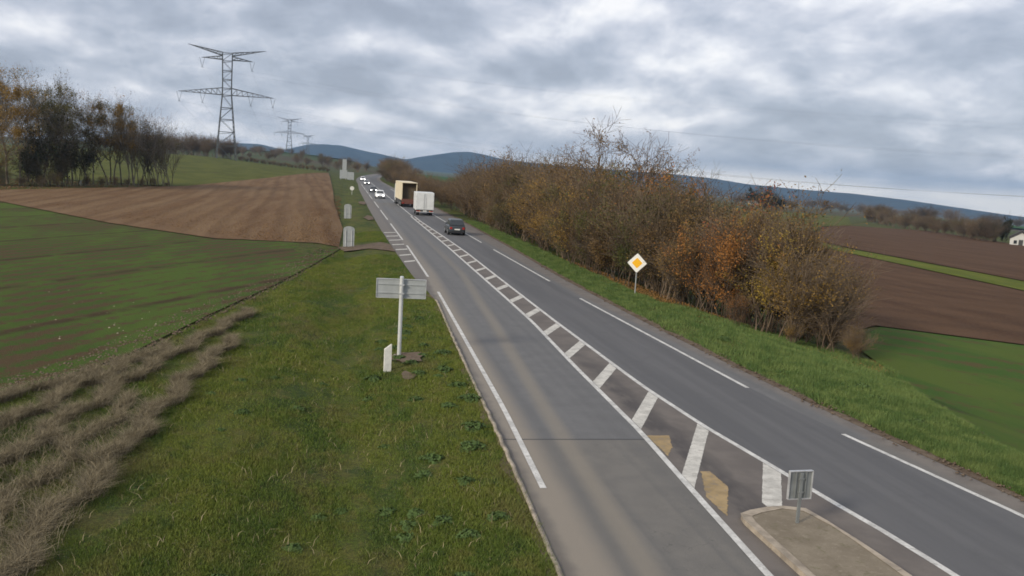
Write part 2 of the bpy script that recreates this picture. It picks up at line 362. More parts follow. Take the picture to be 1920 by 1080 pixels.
M_PAINT = mat('white_road_paint', fn=paint((.62, .61, .58), (.25, .24, .22)), rough=.7); M_PAINT2 = mat('thick_white_paint', fn=paint((.58, .56, .51), (.27, .25, .22)), rough=.7)
M_YEL = mat('faded_yellow_paint', fn=paint((.36, .26, .13), (.19, .165, .14)), rough=.8)
M_ISL = mat('sandy_concrete', fn=f_island, rough=.9); M_DIRT = mat('dirt', fn=f_dirt, rough=.95, spec=.1)
M_KERB = mat('kerb_concrete', (.33, .28, .22), .85, var=.2, scale=3, bump=.4, bscale=40)

# ---- ground sheet
def axis(lo, hi, fine_lo, fine_hi, st, gr=1.13):
    a = list(np.arange(fine_lo, fine_hi+.01, st)); s_ = st
    x = fine_hi
    while x < hi: s_ *= gr; x += s_; a.append(min(x, hi))
    x = fine_lo; s_ = st
    while x > lo: s_ *= gr; x -= s_; a.insert(0, max(x, lo))
    return np.array(sorted(set(a)))
us = axis(-9400, 9400, -20, 42, .8, 1.09); vs = axis(-3100, 9400, -6, 90, 1.7, 1.06)
UU, VV = np.meshgrid(us, vs); ZZ = h(UU, VV)
nz = np.sin(UU*.9+VV*.31)*np.sin(VV*.7-UU*.4)*.03; nz[(UU > 2.6) & (UU < 18)] = 0; nz[np.hypot(UU, VV) > 120] = 0
ZZ = ZZ+nz*(UU < 2.6)
nu = len(us); idx = np.arange(len(us)*len(vs)).reshape(len(vs), nu)
Fc = np.stack([idx[:-1, :-1], idx[:-1, 1:], idx[1:, 1:], idx[1:, :-1]], -1).reshape(-1, 4)
tag(fast('ground', np.stack([UU.ravel(), VV.ravel(), ZZ.ravel()], 1), Fc, G_FAR, smooth=True), kind='structure')

# ---- fields
drape('seeded_field', [(-9.7, 24), (-9.1, 26.9), (-7.1, 32.4), (-5.5, 41.5), (-3.5, 51.7), (-1.9, 62), (-.5, 73.9), (0, 78.2), (-10.3, 78.4), (-21.5, 90.7), (-39.3, 116.4), (-62, 146), (-130, 220), (-150, 120), (-90, 20), (-30, -5), (-11, 5)], G_SL, .045)
drape('ploughed_field', [(-.2, 78.9), (.1, 101), (-1.5, 160), (-2.2, 212), (-4.5, 330), (-7, 447), (-12, 400), (-22, 275), (-31, 193), (-34, 186), (-49, 146), (-62, 147.5), (-39.3, 117), (-21.5, 91.3), (-10.3, 79)], G_PL, .045)
drape('upper_pasture', [(-7.3, 452), (-9, 478), (-60, 500), (-130, 520), (-230, 470), (-120, 300), (-62, 195), (-34, 188), (-30.8, 195), (-21.8, 276), (-12, 402)], G_UP, .05)
drape('right_seeded_field', [(17.6, 12), (17.9, 19), (19, 24.4), (22, 31), (25.5, 38), (28, 46), (34.3, 53.1), (41.4, 48.9), (47.5, 44.2), (75, 24), (60, -5), (26, -5)], G_SR, .05, 3)
drape('right_ploughed_field', [(29, 49), (34.3, 53.6), (41.4, 49.4), (47.5, 44.8), (76, 24.5), (96, 40), (76, 66), (73.1, 87), (79, 131), (86, 190), (40, 190), (30, 80)], G_PR, .06)
drape('mustard_strip', [(86.5, 191), (79.5, 131), (73.6, 87), (76.3, 66.4), (96, 41), (108, 48), (86.5, 66.5), (84.6, 101), (88, 146), (96, 192)], G_STRIP, .09)
drape('far_ploughed_field', [(97, 193), (89, 146), (85.2, 101), (87, 67), (109, 48), (190, 90), (155, 137), (207, 250), (241, 343), (190, 319), (150, 270), (125, 225)], G_PR, .12)
drape('far_pasture', [(98, 196), (126, 229), (152, 275), (191, 321), (330, 560), (160, 500), (60, 420), (50, 260)], G_STRIP if False else G_UP, .12)
drape('valley_meadow', [(45, 560), (170, 560), (330, 900), (60, 1000)], mat('meadow', fn=seeded((.035, .085, .025), (.045, .095, .03), (.04, .07, .03), 1, 1, .1, .9), rough=.95, spec=.05), .4, 30)
drape('valley_field', [(520, 560), (900, 500), (1900, 1200), (1500, 1900), (900, 1500)], MATS['meadow'], 1., 60)
drape('hill_meadow', [(-190, 1150), (-20, 1150), (40, 1500), (-60, 1800), (-330, 1700)], MATS['meadow'], .6, 40)

# ---- distant hills (forested ranges, each vertex placed on bearing and distance)
def range_hills(name, prof, R, depth, m, seed):
    rg = np.random.default_rng(seed); a = np.array(prof); az = np.radians(np.concatenate([np.linspace(-60, -24, 40, False), np.linspace(-24, 46, 1000, False), np.linspace(46, 75, 40)]))
    top = np.interp(np.degrees(az), a[:, 0], a[:, 1]); ker = np.hanning(15); ker /= ker.sum(); top = np.convolve(np.pad(top, 7, 'edge'), ker, 'valid')
    ph = rg.uniform(0, 6, 8); fq = rg.uniform(30, 240, 8)
    V = []; rows = 15; n = len(az)
    for j in range(rows):
        t = j/(rows-1); prof_ = ss(1-abs(t-.55)/.55) if t < .55 else ss(1-(t-.55)/.45*.6)
        base = h(R*np.sin(az), R*np.cos(az))-40
        bump = sum(np.sin(az*fq[k]+ph[k]+t*5*k)*.5 for k in range(8))*5*(1 if t < .5 else .25)
        r = R+depth*(t-.55)
        z = base+(top-base)*prof_+bump*(prof_ < .98)
        V.append(np.stack([r*np.sin(az), r*np.cos(az), z], 1))
    V = np.concatenate(V); i = np.arange(rows*n).reshape(rows, n)
    Fc = np.stack([i[:-1, :-1], i[:-1, 1:], i[1:, 1:], i[1:, :-1]], -1).reshape(-1, 4)
    return tag(fast(name, V, Fc, m, smooth=True), kind='structure')
def f_forest(n, b, g):
    k = n.noise(g, .004, 6, .7)
    n.put(b.inputs['Base Color'], n.mix(n.rng(k, .35, .65), (.016, .026, .030), (.034, .040, .036)))
M_FOREST = mat('forested_slope', fn=f_forest, rough=1, spec=.0)
HP = [(-60, 60), (-30, 45), (-21.06, 25.9), (-16.03, 40.1), (-11.94, 69.5), (-9.07, 69.0), (-6.09, 89.5), (-4.88, 90.8), (-3.64, 59.7), (-2.09, 109.7), (-0.19, 115.1), (1.1, 87.1), (2.39, 66.2), (3.7, 41.4), (5.0, 75.4), (6.62, 111.5), (7.6, 121.4), (8.6, 105.5), (9.93, 76.7), (13.25, 60.0), (16.54, 50.6), (19.79, 44.8), (22.52, 28.8), (24.58, 1.8), (27.68, -14), (30.66, -22.4), (33.55, -44.1), (36.33, -74.9), (38.47, -98), (39.51, -106), (43.96, -150), (60, -200), (75, -180)]
range_hills('distant_hills', HP, 6500, 2600, M_FOREST, 3)

# ---- carriageway
strip('road', PL, PR, -30, 620, .016, M_ROAD, 3., sub=2)
strip('right_lane', CR, lambda v: ER(v)+.05, -30, 620, .020, M_LANE, 3.)
strip('median_surface', CL, CR, 8, 126, .020, M_MED, 2.)
strip('roadside_dirt', PR, lambda v: PR(v)+.42+.12*math.sin(v*.9)+.1*math.sin(v*2.3), -30, 200, .022, M_DIRT, .7)
strip('left_dirt', lambda v: PL(v)-.14-.10*math.sin(v*1.3)-.07*math.sin(v*3.1), PL, -10, 50, .019, M_DIRT, .5)
for nm, fa, hw in (('edging', PL, .045),):
    V = []; Fc = []
    vs_ = np.arange(-10, 48, .6)
    for v in vs_:
        u = PL(v)+.02*math.sin(v*5); s_ = .02*math.sin(v*11)
        V += [(u-hw, v, 0), (u-hw, v, .06+s_), (u+hw, v, .06+s_), (u+hw, v, 0)]
    for i in range(len(vs_)-1):
        for k in range(3): j = 4*i+k; Fc.append((j, j+1, j+5, j+4))
    tag(fast('concrete_edging', V, Fc, M_KERB), kind='structure')
# edge, centre and hatch lines
def line(fn, w_, v0, v1, m=M_PAINT, z=.0245, name='edge_line'):
    strip(name, lambda v: fn(v)-w_/2, lambda v: fn(v)+w_/2, v0, v1, z, m, 1.5)
line(EL, .15, 19.2, 50.9)
for a, b in ((57.8, 80), (85.8, 108.7), (116, 139.5), (146, 169), (181, 203.6), (211, 234), (241, 264), (271, 294)): line(EL, .15, a, b)
for a, b in ((-9, -2.), (2.4, 23.4), (28.9, 49.9), (57.5, 79.3), (86.3, 108.5), (115.4, 138), (145, 168), (175, 198), (205, 228), (235, 258)): line(ER, .15, a, b)
line(CL, .16, 6, 126, name='centre_line'); line(CR, .16, 6, 126, name='centre_line')
line(lambda v: (CL(v)+CR(v))/2, .15, 126, 330, name='centre_line')
def ragged(name, P, z, m, amp):
    rg_ = random.Random(len(bpy.data.objects)); Q = []; n_p = len(P)
    for i in range(n_p):
        a, b = P[i], P[(i+1) % n_p]; L_ = math.dist(a[:2], b[:2]); k = max(2, int(L_/.07))
        for j in range(k):
            t = j/k; f_ = amp*(0 if j == 0 else 1); Q.append((a[0]+(b[0]-a[0])*t+rg_.uniform(-f_, f_), a[1]+(b[1]-a[1])*t+rg_.uniform(-f_, f_), z))
    mb = MB(); mb.quad(*Q); return tag(mb.build(name, m), kind='structure')
def bar_poly(v0, wv, name, m, u_min=None, z=.0250):
    # parallelogram rising from the left median line towards the right one
    def hit(fn, v, s=2.05):
        a = CL(v)
        for _ in range(30):
            q = v+s*(a-CL(v)); a = fn(q)
        return a, v+s*(a-CL(v))
    a0 = (CL(v0)+.10, v0+.2); b0 = (CL(v0+wv)+.10, v0+wv+.2)
    a1 = hit(lambda q: CR(q)-.10, v0); b1 = hit(lambda q: CR(q)-.10, v0+wv)
    P = [a0, a1, b1, b0]
    if u_min is not None:
        def cut(p, q):
            t = (u_min-p[0])/(q[0]-p[0]); return (u_min, p[1]+t*(q[1]-p[1]))
        P = [cut(a0, a1), a1, b1, cut(b0, b1)]
    return ragged(name, P, z, m, .008)
bar_poly(13.9, 1.1, 'hatch_bar', M_PAINT2, 9.32)
v_ = 18.9; k_ = 0
while v_ < 122:
    bar_poly(v_, .95 if v_ < 60 else .8, 'hatch_bar', M_PAINT2); v_ += 4.75; k_ += 1
# hatched strip on the left shoulder before the bus bay
for i in range(7):
    v = 66.0+i*4.6
    mb = MB(); mb.quad((PL(v)+.12, v, .0245), (EL(v)-.16, v+1.0, .0245), (EL(v)-.16, v+1.75, .0245), (PL(v)+.12, v+.75, .0245)); tag(mb.build('shoulder_bar', M_PAINT2), kind='structure')
# left over yellow markings of earlier roadworks
ragged('yellow_marking', [(8.36, 23.24), (9.0, 23.24), (8.72, 22.2), (8.32, 21.45)], .0256, M_YEL, .02)
ragged('yellow_marking', [(8.16, 18.5), (8.72, 20.25), (8.95, 20.27), (8.95, 19.15), (8.16, 17.39)], .0262, M_YEL, .02)

# ---- traffic island with kerb blocks
island = [(8.34, 16.95), (8.40, 17.25), (8.72, 17.45), (9.15, 17.60), (9.58, 17.64), (9.99, 17.5), (10.12, 16.7), (10.2, 15.91), (10.3, 14.45), (10.5, 10), (10.5, 5), (8.1, 5), (8.2, 10), (8.33, 14.5)]
c_ = np.mean(island, 0)
inner = []
for p in island:
    d = np.array(p)-c_; L_ = np.hypot(*d); inner.append(tuple(c_+d*(1-.16/max(L_, .3)) if L_ < 3 else (p[0]+(.17 if p[0] < 9.2 else -.12), p[1]-.14 if p[1] > 16 else p[1])))
mb = MB(); mb.prism(inner, 2, 0.0, .125); isl = tag(mb.build('traffic_island', M_ISL), kind='structure')
n_ = len(island)
for i in range(n_):
    a, b, c2_, d2_ = island[i], island[(i+1) % n_], inner[(i+1) % n_], inner[i]
    L_ = math.dist(a, b); k = max(1, int(L_/1.0))
    for j in range(k):
        t0, t1 = j/k+.014/max(.3, L_/k)/k, (j+1)/k-.014/max(.3, L_/k)/k
        A = [tuple(np.array(p)+(np.array(q)-np.array(p))*t) for p, q, t in ((a, b, t0), (a, b, t1), (d2_, c2_, t1), (d2_, c2_, t0))]
        q = MB(); q.prism(A, 2, 0.0, .135+.004*((i+j) % 2)); q.build('kerb_block', M_KERB, isl, bevel=.012)
# ---- dirt of the field entrance and bare spots in the verge
drape('field_entrance', [(-.3, 78.9), (.2, 75.6), (2.2, 76.2), (3.4, 74.6), (4.28, 73.5), (4.15, 80), (3.4, 82), (1.6, 80.2)], M_DIRT, .03, 2)
def blob(name, u, v, ru, rv, off=.03, seed=0):
    rg = random.Random(seed); P = []
    for k in range(14):
        t = 2*math.pi*k/14; s_ = rg.uniform(.65, 1.15); P.append((u+ru*s_*math.cos(t), v+rv*s_*math.sin(t)))
    return drape(name, P, M_DIRT, off, 2)
blob('bare_soil', 2.5, 33.2, .75, 1.0, .04, 1); blob('bare_soil', 2.35, 30.3, .25, .7, .04, 2)
blob('bare_soil', 3.3, 118, .7, 5, .03, 3); blob('bare_soil', 3.4, 160, .7, 8, .03, 4)
blob('bare_soil', 26.5, 39.0, .3, .2, .03, 5)

# ================================================================== grass and seedlings (nobody could count them)
def blades(name, P, hgt, wid, lean, m, tint=None, seed=0, segs=1, label='short verge grass', cat='grass', bendk=.6):
    rg = np.random.default_rng(seed); n = len(P); a = rg.uniform(0, 2*np.pi, n); la = rg.uniform(0, 2*np.pi, n)
    z = h(P[:, 0], P[:, 1])
    H = hgt*rg.uniform(.5, 1.25, n); W = wid*rg.uniform(.6, 1.3, n); Ln = lean*rg.uniform(.1, 1.2, n)*H
    dx, dy = np.cos(a)*W/2, np.sin(a)*W/2; lx, ly = np.cos(la)*Ln, np.sin(la)*Ln
    if segs == 1:
        V = np.stack([np.stack([P[:, 0]-dx, P[:, 1]-dy, z-.01], 1), np.stack([P[:, 0]+dx, P[:, 1]+dy, z-.01], 1), np.stack([P[:, 0]+lx, P[:, 1]+ly, z+H], 1)], 1).reshape(-1, 3)
        Fc = np.arange(3*n).reshape(n, 3); k = 3
    else:
        mx_, my_ = P[:, 0]+lx*.35, P[:, 1]+ly*.35
        V = np.stack([np.stack([P[:, 0]-dx, P[:, 1]-dy, z-.01], 1), np.stack([P[:, 0]+dx, P[:, 1]+dy, z-.01], 1), np.stack([mx_+dx*.8, my_+dy*.8, z+H*.62], 1), np.stack([mx_-dx*.8, my_-dy*.8, z+H*.62], 1), np.stack([P[:, 0]+lx*1.3, P[:, 1]+ly*1.3, z+H*(1-.25*np.minimum(1, Ln))], 1)], 1).reshape(-1, 3)
        b = np.arange(n)[:, None]*5
        Fc = np.concatenate([b+[0, 1, 2], b+[0, 2, 3], b+[3, 2, 4]]); k = 5
    tn = rg.uniform(0, 1, n) if tint is None else tint
    o = fast(name, V, Fc, m, tint=np.repeat(tn, k)); return tag(o, label, cat, kind='stuff')
def noise2(u, v, s, seed):
    rg = np.random.default_rng(seed); r = 0
    for k in range(5):
        a = rg.uniform(0, 6.28); f_ = s*rg.uniform(.6, 1.6); r = r+np.sin((u*np.cos(a)+v*np.sin(a))*f_+rg.uniform(0, 6))
    return r/5
vn = 12.5
def sample(n, ulo, uhi, v0, v1, pw, rg):
    t = rg.uniform(0, 1, n); v = (v0**(1-pw)+t*(v1**(1-pw)-v0**(1-pw)))**(1/(1-pw))
    a = np.array([ulo(x) for x in np.linspace(v0, v1, 60)]); b = np.array([uhi(x) for x in np.linspace(v0, v1, 60)]); g_ = np.linspace(v0, v1, 60)
    lo = np.interp(v, g_, a); hi = np.interp(v, g_, b); return np.stack([lo+(hi-lo)*rg.uniform(0, 1, n), v], 1)
FE = mk([(10, -10.5), (24, -9.6), (26.9, -9.0), (32.4, -6.9), (41.5, -5.3), (51.7, -3.3), (62, -1.8), (73.9, -.4), (79, .2), (101, .3), (200, -1.9)])
rg = np.random.default_rng(11)
P = sample(1000000, FE, lambda v: PL(v)-.05, 11.5, 95, 1.55, rg)
dens = noise2(P[:, 0], P[:, 1], 2.2, 5)+noise2(P[:, 0], P[:, 1], .6, 6)
keep = (rg.uniform(-1.3, .5, len(P)) < dens+.35) & ~((np.hypot((P[:, 0]-2.5)/.7, (P[:, 1]-33.2)/.9) < 1)) & ~((P[:, 1] > 71) & (P[:, 1] < 83) & (P[:, 0] > .2))
P = P[keep]; hg = .062*(1+.55*noise2(P[:, 0], P[:, 1], 2.6, 9)+.5*noise2(P[:, 0], P[:, 1], 7., 10))
blades('verge_grass', P, hg*(1+P[:, 1]*.004), .012*(1+P[:, 1]*.02), .9, G_BLADE, seed=1, label='short green grass of the wide left verge')
FR = mk([(12, 17.7), (19, 18.1), (24.4, 19.3), (31, 22.3), (38, 25.8), (41, 26.6), (46, 25), (49, 17.8), (200, 17.6)])
P = sample(330000, lambda v: PR(v)+.35, FR, 13, 120, 1.4, rg)
dens = noise2(P[:, 0], P[:, 1], 1.6, 15); P = P[rg.uniform(-.8, .4, len(P)) < dens+.35]
def f_blade2(n, b, g):
    t = n.node('ShaderNodeAttribute', attribute_name='tint').outputs['Fac']; k = n.noise(g, 1.2, 3)
    c = n.mix(n.rng(k, .4, .62), (.050, .100, .026), (.12, .17, .05)); c = n.mix(n.rng(t, 0, 1, 0, .45, False), c, (.17, .21, .07)); n.put(b.inputs['Base Color'], c)
blades('right_verge_grass', P, .17*(1+.7*noise2(P[:, 0], P[:, 1], 1.9, 19)), .016*(1+P[:, 1]*.015), .8, mat('lush_blade', fn=f_blade2, rough=.75, spec=.15), seed=2, label='lush tufted grass between the kerb dirt and the right hand hedge')
P = sample(2400, FE, lambda v: PL(v)-.1, 12, 60, 1.5, rg); P = P[noise2(P[:, 0], P[:, 1], 1.1, 31) > -.1]
blades('dead_stalks', P, .17, .012, 1.3, MATS['right_straw'] if 'right_straw' in MATS else mat('straw_stalk', (.30, .25, .15), .9), seed=8, segs=2, label='thin dead stalks standing in the left verge grass', cat='dry stalks')
P = sample(9000, lambda v: PL(v)-.5, lambda v: PL(v)+.02, 12, 48, 1.3, rg)
blades('edge_grass', P, .11, .014, 1.2, G_BLADE, seed=9, label='ragged grass creeping over the left road edge')
# seedlings of the left field
P = sample(230000, lambda v: -12-1.05*v*.72, lambda v: FE(v)-.3, 20, 78, 1.2, rg)
P = P[(rg.uniform(-.8, .9, len(P)) < noise2(P[:, 0], P[:, 1], .35, 25)+.5*np.sin((P[:, 0]*.9-P[:, 1]*.44)*6))]
def f_seed(n, b, g):
    t = n.node('ShaderNodeAttribute', attribute_name='tint').outputs['Fac']
    n.put(b.inputs['Base Color'], n.mix(t, (.050, .075, .016), (.100, .120, .030)))
blades('wheat_seedlings', P, .06, .02*(1+P[:, 1]*.012), .7, mat('seedling', fn=f_seed, rough=.8, spec=.1), seed=3, label='sparse young wheat seedlings in the near left field', cat='crop')
# windrows of dead grass
def f_dry(n, b, g):
    t = n.node('ShaderNodeAttribute', attribute_name='tint').outputs['Fac']
    c = n.mix(t, (.080, .066, .040), (.32, .27, .18)); n.put(b.inputs['Base Color'], c)
M_DRY = mat('dead_grass', fn=f_dry, rough=.9, spec=.1)
rowsP = [[(-5.45, 12), (-5.3, 15.4), (-5.0, 19.4), (-4.85, 23.5), (-4.6, 27.3), (-4.3, 31.5), (-3.9, 35.8)], [(-7.9, 13), (-7.4, 18), (-6.8, 24.0), (-6.0, 30.5), (-5.1, 35.0), (-3.95, 42.2)], [(-9.6, 16), (-8.4, 22), (-7.5, 27), (-6.7, 31), (-6.0, 34)], [(-11.5, 22), (-9.6, 25.0), (-8.5, 27.2), (-7.3, 30.0)], [(-6.6, 12), (-6.3, 17), (-5.9, 22.5), (-5.5, 27)]]
PP = []
for i, rw in enumerate(rowsP):
    a = np.array(rw); n = [46000, 50000, 32000, 15000, 12000][i]; t = rg.uniform(0, 1, n)**1.15; v = a[0, 1]+t*(a[-1, 1]-a[0, 1]); u = np.interp(v, a[:, 1], a[:, 0])
    wd = (.18 if i < 4 else .22)*(1-.4*t); u = u+rg.normal(0, 1, n)*wd*.62+.18*np.sin(v*1.7+i)+.1*np.sin(v*4.1+i*2)
    cl_ = np.sin(v*3.3+i)+np.sin(v*7.1+u*3)+rg.uniform(-1.6, 1.6, n); PP.append(np.stack([u, v], 1)[cl_ > -1.0])
n = 9000; P2 = np.stack([rg.uniform(-8.6, -4.7, n), 12+rg.uniform(0, 1, n)**1.4*12], 1); PP.append(P2)
P = np.concatenate(PP)
blades('dead_grass', P, .33, .008, 1.25, M_DRY, seed=4, segs=2, label='dry bleached grass rows along the field margin', cat='dry grass')
n = 3000; P = sample(n, lambda v: FE(v)-1.6, lambda v: FE(v)+.25, 22, 74, 1.3, rg)
def rocks(name, P, s, m, label, cat, seed):
    rg_ = np.random.default_rng(seed); V = []; Fc = []; oc = np.array([(1, 0, 0), (0, 1, 0), (-1, 0, 0), (0, -1, 0), (0, 0, 1), (0, 0, -.4)], float)
    ff = [(0, 1, 4), (1, 2, 4), (2, 3, 4), (3, 0, 4), (1, 0, 5), (2, 1, 5), (3, 2, 5), (0, 3, 5)]
    z = h(P[:, 0], P[:, 1]); sz = s*rg_.uniform(.35, 1.3, len(P))**1.5
    q = oc[None]*sz[:, None, None]*rg_.uniform(.6, 1.4, (len(P), 6, 3))
    a = rg_.uniform(0, 6.28, len(P)); ca, sa = np.cos(a)[:, None], np.sin(a)[:, None]
    x = q[:, :, 0]*ca-q[:, :, 1]*sa+P[:, 0][:, None]; y = q[:, :, 0]*sa+q[:, :, 1]*ca+P[:, 1][:, None]
    V = np.stack([x, y, q[:, :, 2]*.7+z[:, None]+.05], -1).reshape(-1, 3)
    Fc = (np.array(ff)[None]+np.arange(len(P))[:, None, None]*6).reshape(-1, 3)
    return tag(fast(name, V, Fc, m), label, cat, kind='stuff')
rocks('soil_clods', P, .055, M_DIRT, 'brown clods of soil along the left field margin', 'soil', 1)
cc = [(-9.5, 40, 2.2, 22), (-8.2, 37, 1.4, 16), (-13, 46, 3, 14), (-11, 33, 2, 14), (-20, 62, 8, 12)]
P = np.concatenate([np.stack([rg.normal(a, s*.6, n), rg.normal(b, s, n)], 1) for a, b, s, n in cc]); P = P[P[:, 0] < np.array([FE(v) for v in P[:, 1]])-.2]
rocks('flint_stones', P, .05, mat('pale_stone', (.33, .29, .21), .8), 'pale stones scattered over the left field', 'stones', 2)
P = sample(70000, lambda v: -.9*v*.55, lambda v: -.3 if v < 200 else -2, 79.5, 190, 1.3, rg); P = P[(P[:, 0] > -10-(P[:, 1]-79)*.8+3)]
rocks('plough_clods', P[:30000], .11, G_PL, 'clods of turned soil in the brown field', 'soil', 3)
P = sample(600, lambda v: PR(v)-.2, lambda v: PR(v)+.5, 15, 70, 1.3, rg)
rocks('kerbside_gravel', P, .045, M_DIRT, 'gravel and crumbs of soil along the right road edge', 'gravel', 4)
# fallen leaves at the foot of the hedge
n = 26000; P = np.stack([rg.uniform(17, 27, n), rg.uniform(38, 75, n)], 1); P = P[(P[:, 0] < 18.3+(75-P[:, 1])*.14+4*np.maximum(0, (52-P[:, 1])/12)) & (P[:, 0] > np.interp(P[:, 1], [38, 45, 50, 75], [24, 18.4, 17.2, 16.8]))]
def f_leafl(n, b, g):
    t = n.node('ShaderNodeAttribute', attribute_name='tint').outputs['Fac']
    n.put(b.inputs['Base Color'], n.mix(t, (.14, .075, .03), (.30, .16, .05)))
blades('fallen_leaves', P, .07, .07, 1.6, mat('fallen_leaf', fn=f_leafl, rough=.9), seed=6, label='fallen brown leaves along the foot of the hedge', cat='leaves')

# ================================================================== trees and shrubs
def f_bark(lo, hi):
    def f(n, b, g):
        o = n.node('ShaderNodeObjectInfo').outputs['Random']; k = n.noise(g, 3, 3)
        n.put(b.inputs['Base Color'], n.mix(n.rng(n.m('ADD', k, n.m('MULTIPLY', n.m('SUBTRACT', o, .5), .4)), .3, .7), lo, hi))
    return f
def f_leaf(a, b_, c_2):
    def f(n, b, g):
        o = n.node('ShaderNodeObjectInfo').outputs['Random']
        t = n.node('ShaderNodeAttribute', attribute_name='tint').outputs['Fac']; k = n.noise(g, .8, 3)
        c = n.mix(n.rng(k, .35, .65), a, b_); c = n.mix(n.rng(t, .5, 1, 0, .9, False), c, c_2)
        c = n.mix(n.rng(o, 0, 1, 0, .3, False), c, (.06, .045, .025)); n.put(b.inputs['Base Color'], c)
    return f
BARK = mat('grey_bark', fn=f_bark((.085, .074, .058), (.21, .185, .15)), rough=.95, spec=.1)
BARKB = mat('brown_twigs', fn=f_bark((.095, .070, .050), (.18, .135, .095)), rough=.95, spec=.1)
BARKD = mat('dark_bark', fn=f_bark((.045, .036, .028), (.095, .078, .060)), rough=.95, spec=.1)
LEAF = {
 'brown': mat('brown_leaves', fn=f_leaf((.135, .083, .038), (.185, .120, .050), (.24, .155, .062)), rough=.8, spec=.15),
 'olive': mat('olive_leaves', fn=f_leaf((.075, .074, .026), (.120, .104, .034), (.155, .135, .045)), rough=.8, spec=.15),
 'ochre': mat('ochre_leaves', fn=f_leaf((.21, .130, .032), (.30, .180, .038), (.37, .225, .05)), rough=.8, spec=.15),
 'yellow': mat('yellow_leaves', fn=f_leaf((.20, .145, .030), (.29, .20, .036), (.36, .25, .045)), rough=.8, spec=.15),
 'orange': mat('orange_leaves', fn=f_leaf((.29, .120, .034), (.37, .155, .038), (.44, .20, .05)), rough=.8, spec=.15),
 'red': mat('red_leaves', fn=f_leaf((.22, .062, .034), (.29, .085, .038), (.34, .12, .045)), rough=.8, spec=.15),
 'green': mat('green_leaves', fn=f_leaf((.050, .070, .018), (.085, .105, .022), (.14, .15, .03)), rough=.8, spec=.15),
 'dark': mat('dark_evergreen', fn=f_leaf((.010, .015, .008), (.020, .026, .012), (.034, .036, .016)), rough=.8, spec=.15),
}
def grow(seed, H, kind):
    rg = random.Random(seed); S = []; tips = []
    def branch(p, d, L, r, lv, maxlv, nseg, up, kids, ang):
        seg = L/nseg; pts = [p]
        for i in range(nseg):
            d = (d+Vector((rg.gauss(0, .13), rg.gauss(0, .13), rg.gauss(0, .08)+up))).normalized(); q = p+d*seg
            ra = r*(1-.75*i/nseg); rb = r*(1-.75*(i+1)/nseg); S.append((tuple(p), tuple(q), ra, rb, lv)); p = q; pts.append((p, d, rb))
        if lv >= maxlv: tips.append((tuple(p), tuple(d))); return
        k = kids[lv]
        for i in range(k):
            t = (i+rg.uniform(.2, 1))/k; t = (.22 if lv == 0 else .12)+t*(.78 if lv == 0 else .88)
            if kind == 'tree' and lv == 0: t = .32+.68*(i+rg.random())/k
            j = min(nseg, max(1, int(t*nseg+.5))); q, dd, rr = pts[j]
            ax = dd.orthogonal().normalized(); ax.rotate(Matrix.Rotation(rg.uniform(0, 6.283), 3, dd))
            nd = (dd*math.cos(ang[lv])+ax*math.sin(ang[lv])).normalized()
            Lk = L*rg.uniform(.42, .62)*(1.15-.45*t if lv == 0 else 1)
            branch(q, nd, Lk, max(rr*.62, .012), lv+1, maxlv, max(2, nseg-2), up*.9, kids, ang)
    if kind == 'tree': branch(Vector((0, 0, 0)), Vector((rg.gauss(0, .04), rg.gauss(0, .04), 1)).normalized(), H*.93, H*.0145, 0, 3, 8, .10, [15, 7, 6], [.72, .62, .6])
    elif kind == 'spread': branch(Vector((0, 0, 0)), Vector((.04, 0, 1)).normalized(), H*.72, H*.016, 0, 3, 7, .03, [12, 7, 6], [.95, .75, .7])
    elif kind == 'poplar':
        for s in range(3):
            a = rg.uniform(0, 6.28); branch(Vector((rg.gauss(0, .3), rg.gauss(0, .3), 0)), Vector((math.cos(a)*.18, math.sin(a)*.18, 1)).normalized(), H*rg.uniform(.8, 1)*.93, H*.009, 0, 2, 8, .07, [16, 7], [.42, .42])
    else:
        for s in range(9):
            a = rg.uniform(0, 6.28); k = rg.uniform(.1, .5)
            branch(Vector((rg.gauss(0, .45), rg.gauss(0, .45), 0)), Vector((math.cos(a)*k, math.sin(a)*k, 1)).normalized(), H*rg.uniform(.62, 1), H*.008, 0, 2, 6, .05, [13, 8], [.62, .6])
    return S, tips
def tubes(S, minr):
    A = np.array([s[0] for s in S]); B = np.array([s[1] for s in S]); ra = np.maximum([s[2] for s in S], minr); rb = np.maximum([s[3] for s in S], minr*.7)
    d = B-A; d /= np.linalg.norm(d, axis=1)[:, None]+1e-9; ref = np.where(np.abs(d[:, 2:3]) < .9, [[0, 0, 1.]], [[1., 0, 0]]); q = np.cross(d, ref); q /= np.linalg.norm(q, axis=1)[:, None]; p = np.cross(d, q)
    n = 3; V = np.zeros((len(A), 2*n, 3))
    for k in range(n):
        t = 2*np.pi*k/n; o = q*np.cos(t)+p*np.sin(t); V[:, k] = A+o*ra[:, None]; V[:, n+k] = B+o*rb[:, None]
    f_ = np.array([(k, (k+1) % n, n+(k+1) % n, n+k) for k in range(n)])
    return V.reshape(-1, 3), (f_[None]+np.arange(len(A))[:, None, None]*2*n).reshape(-1, 4)
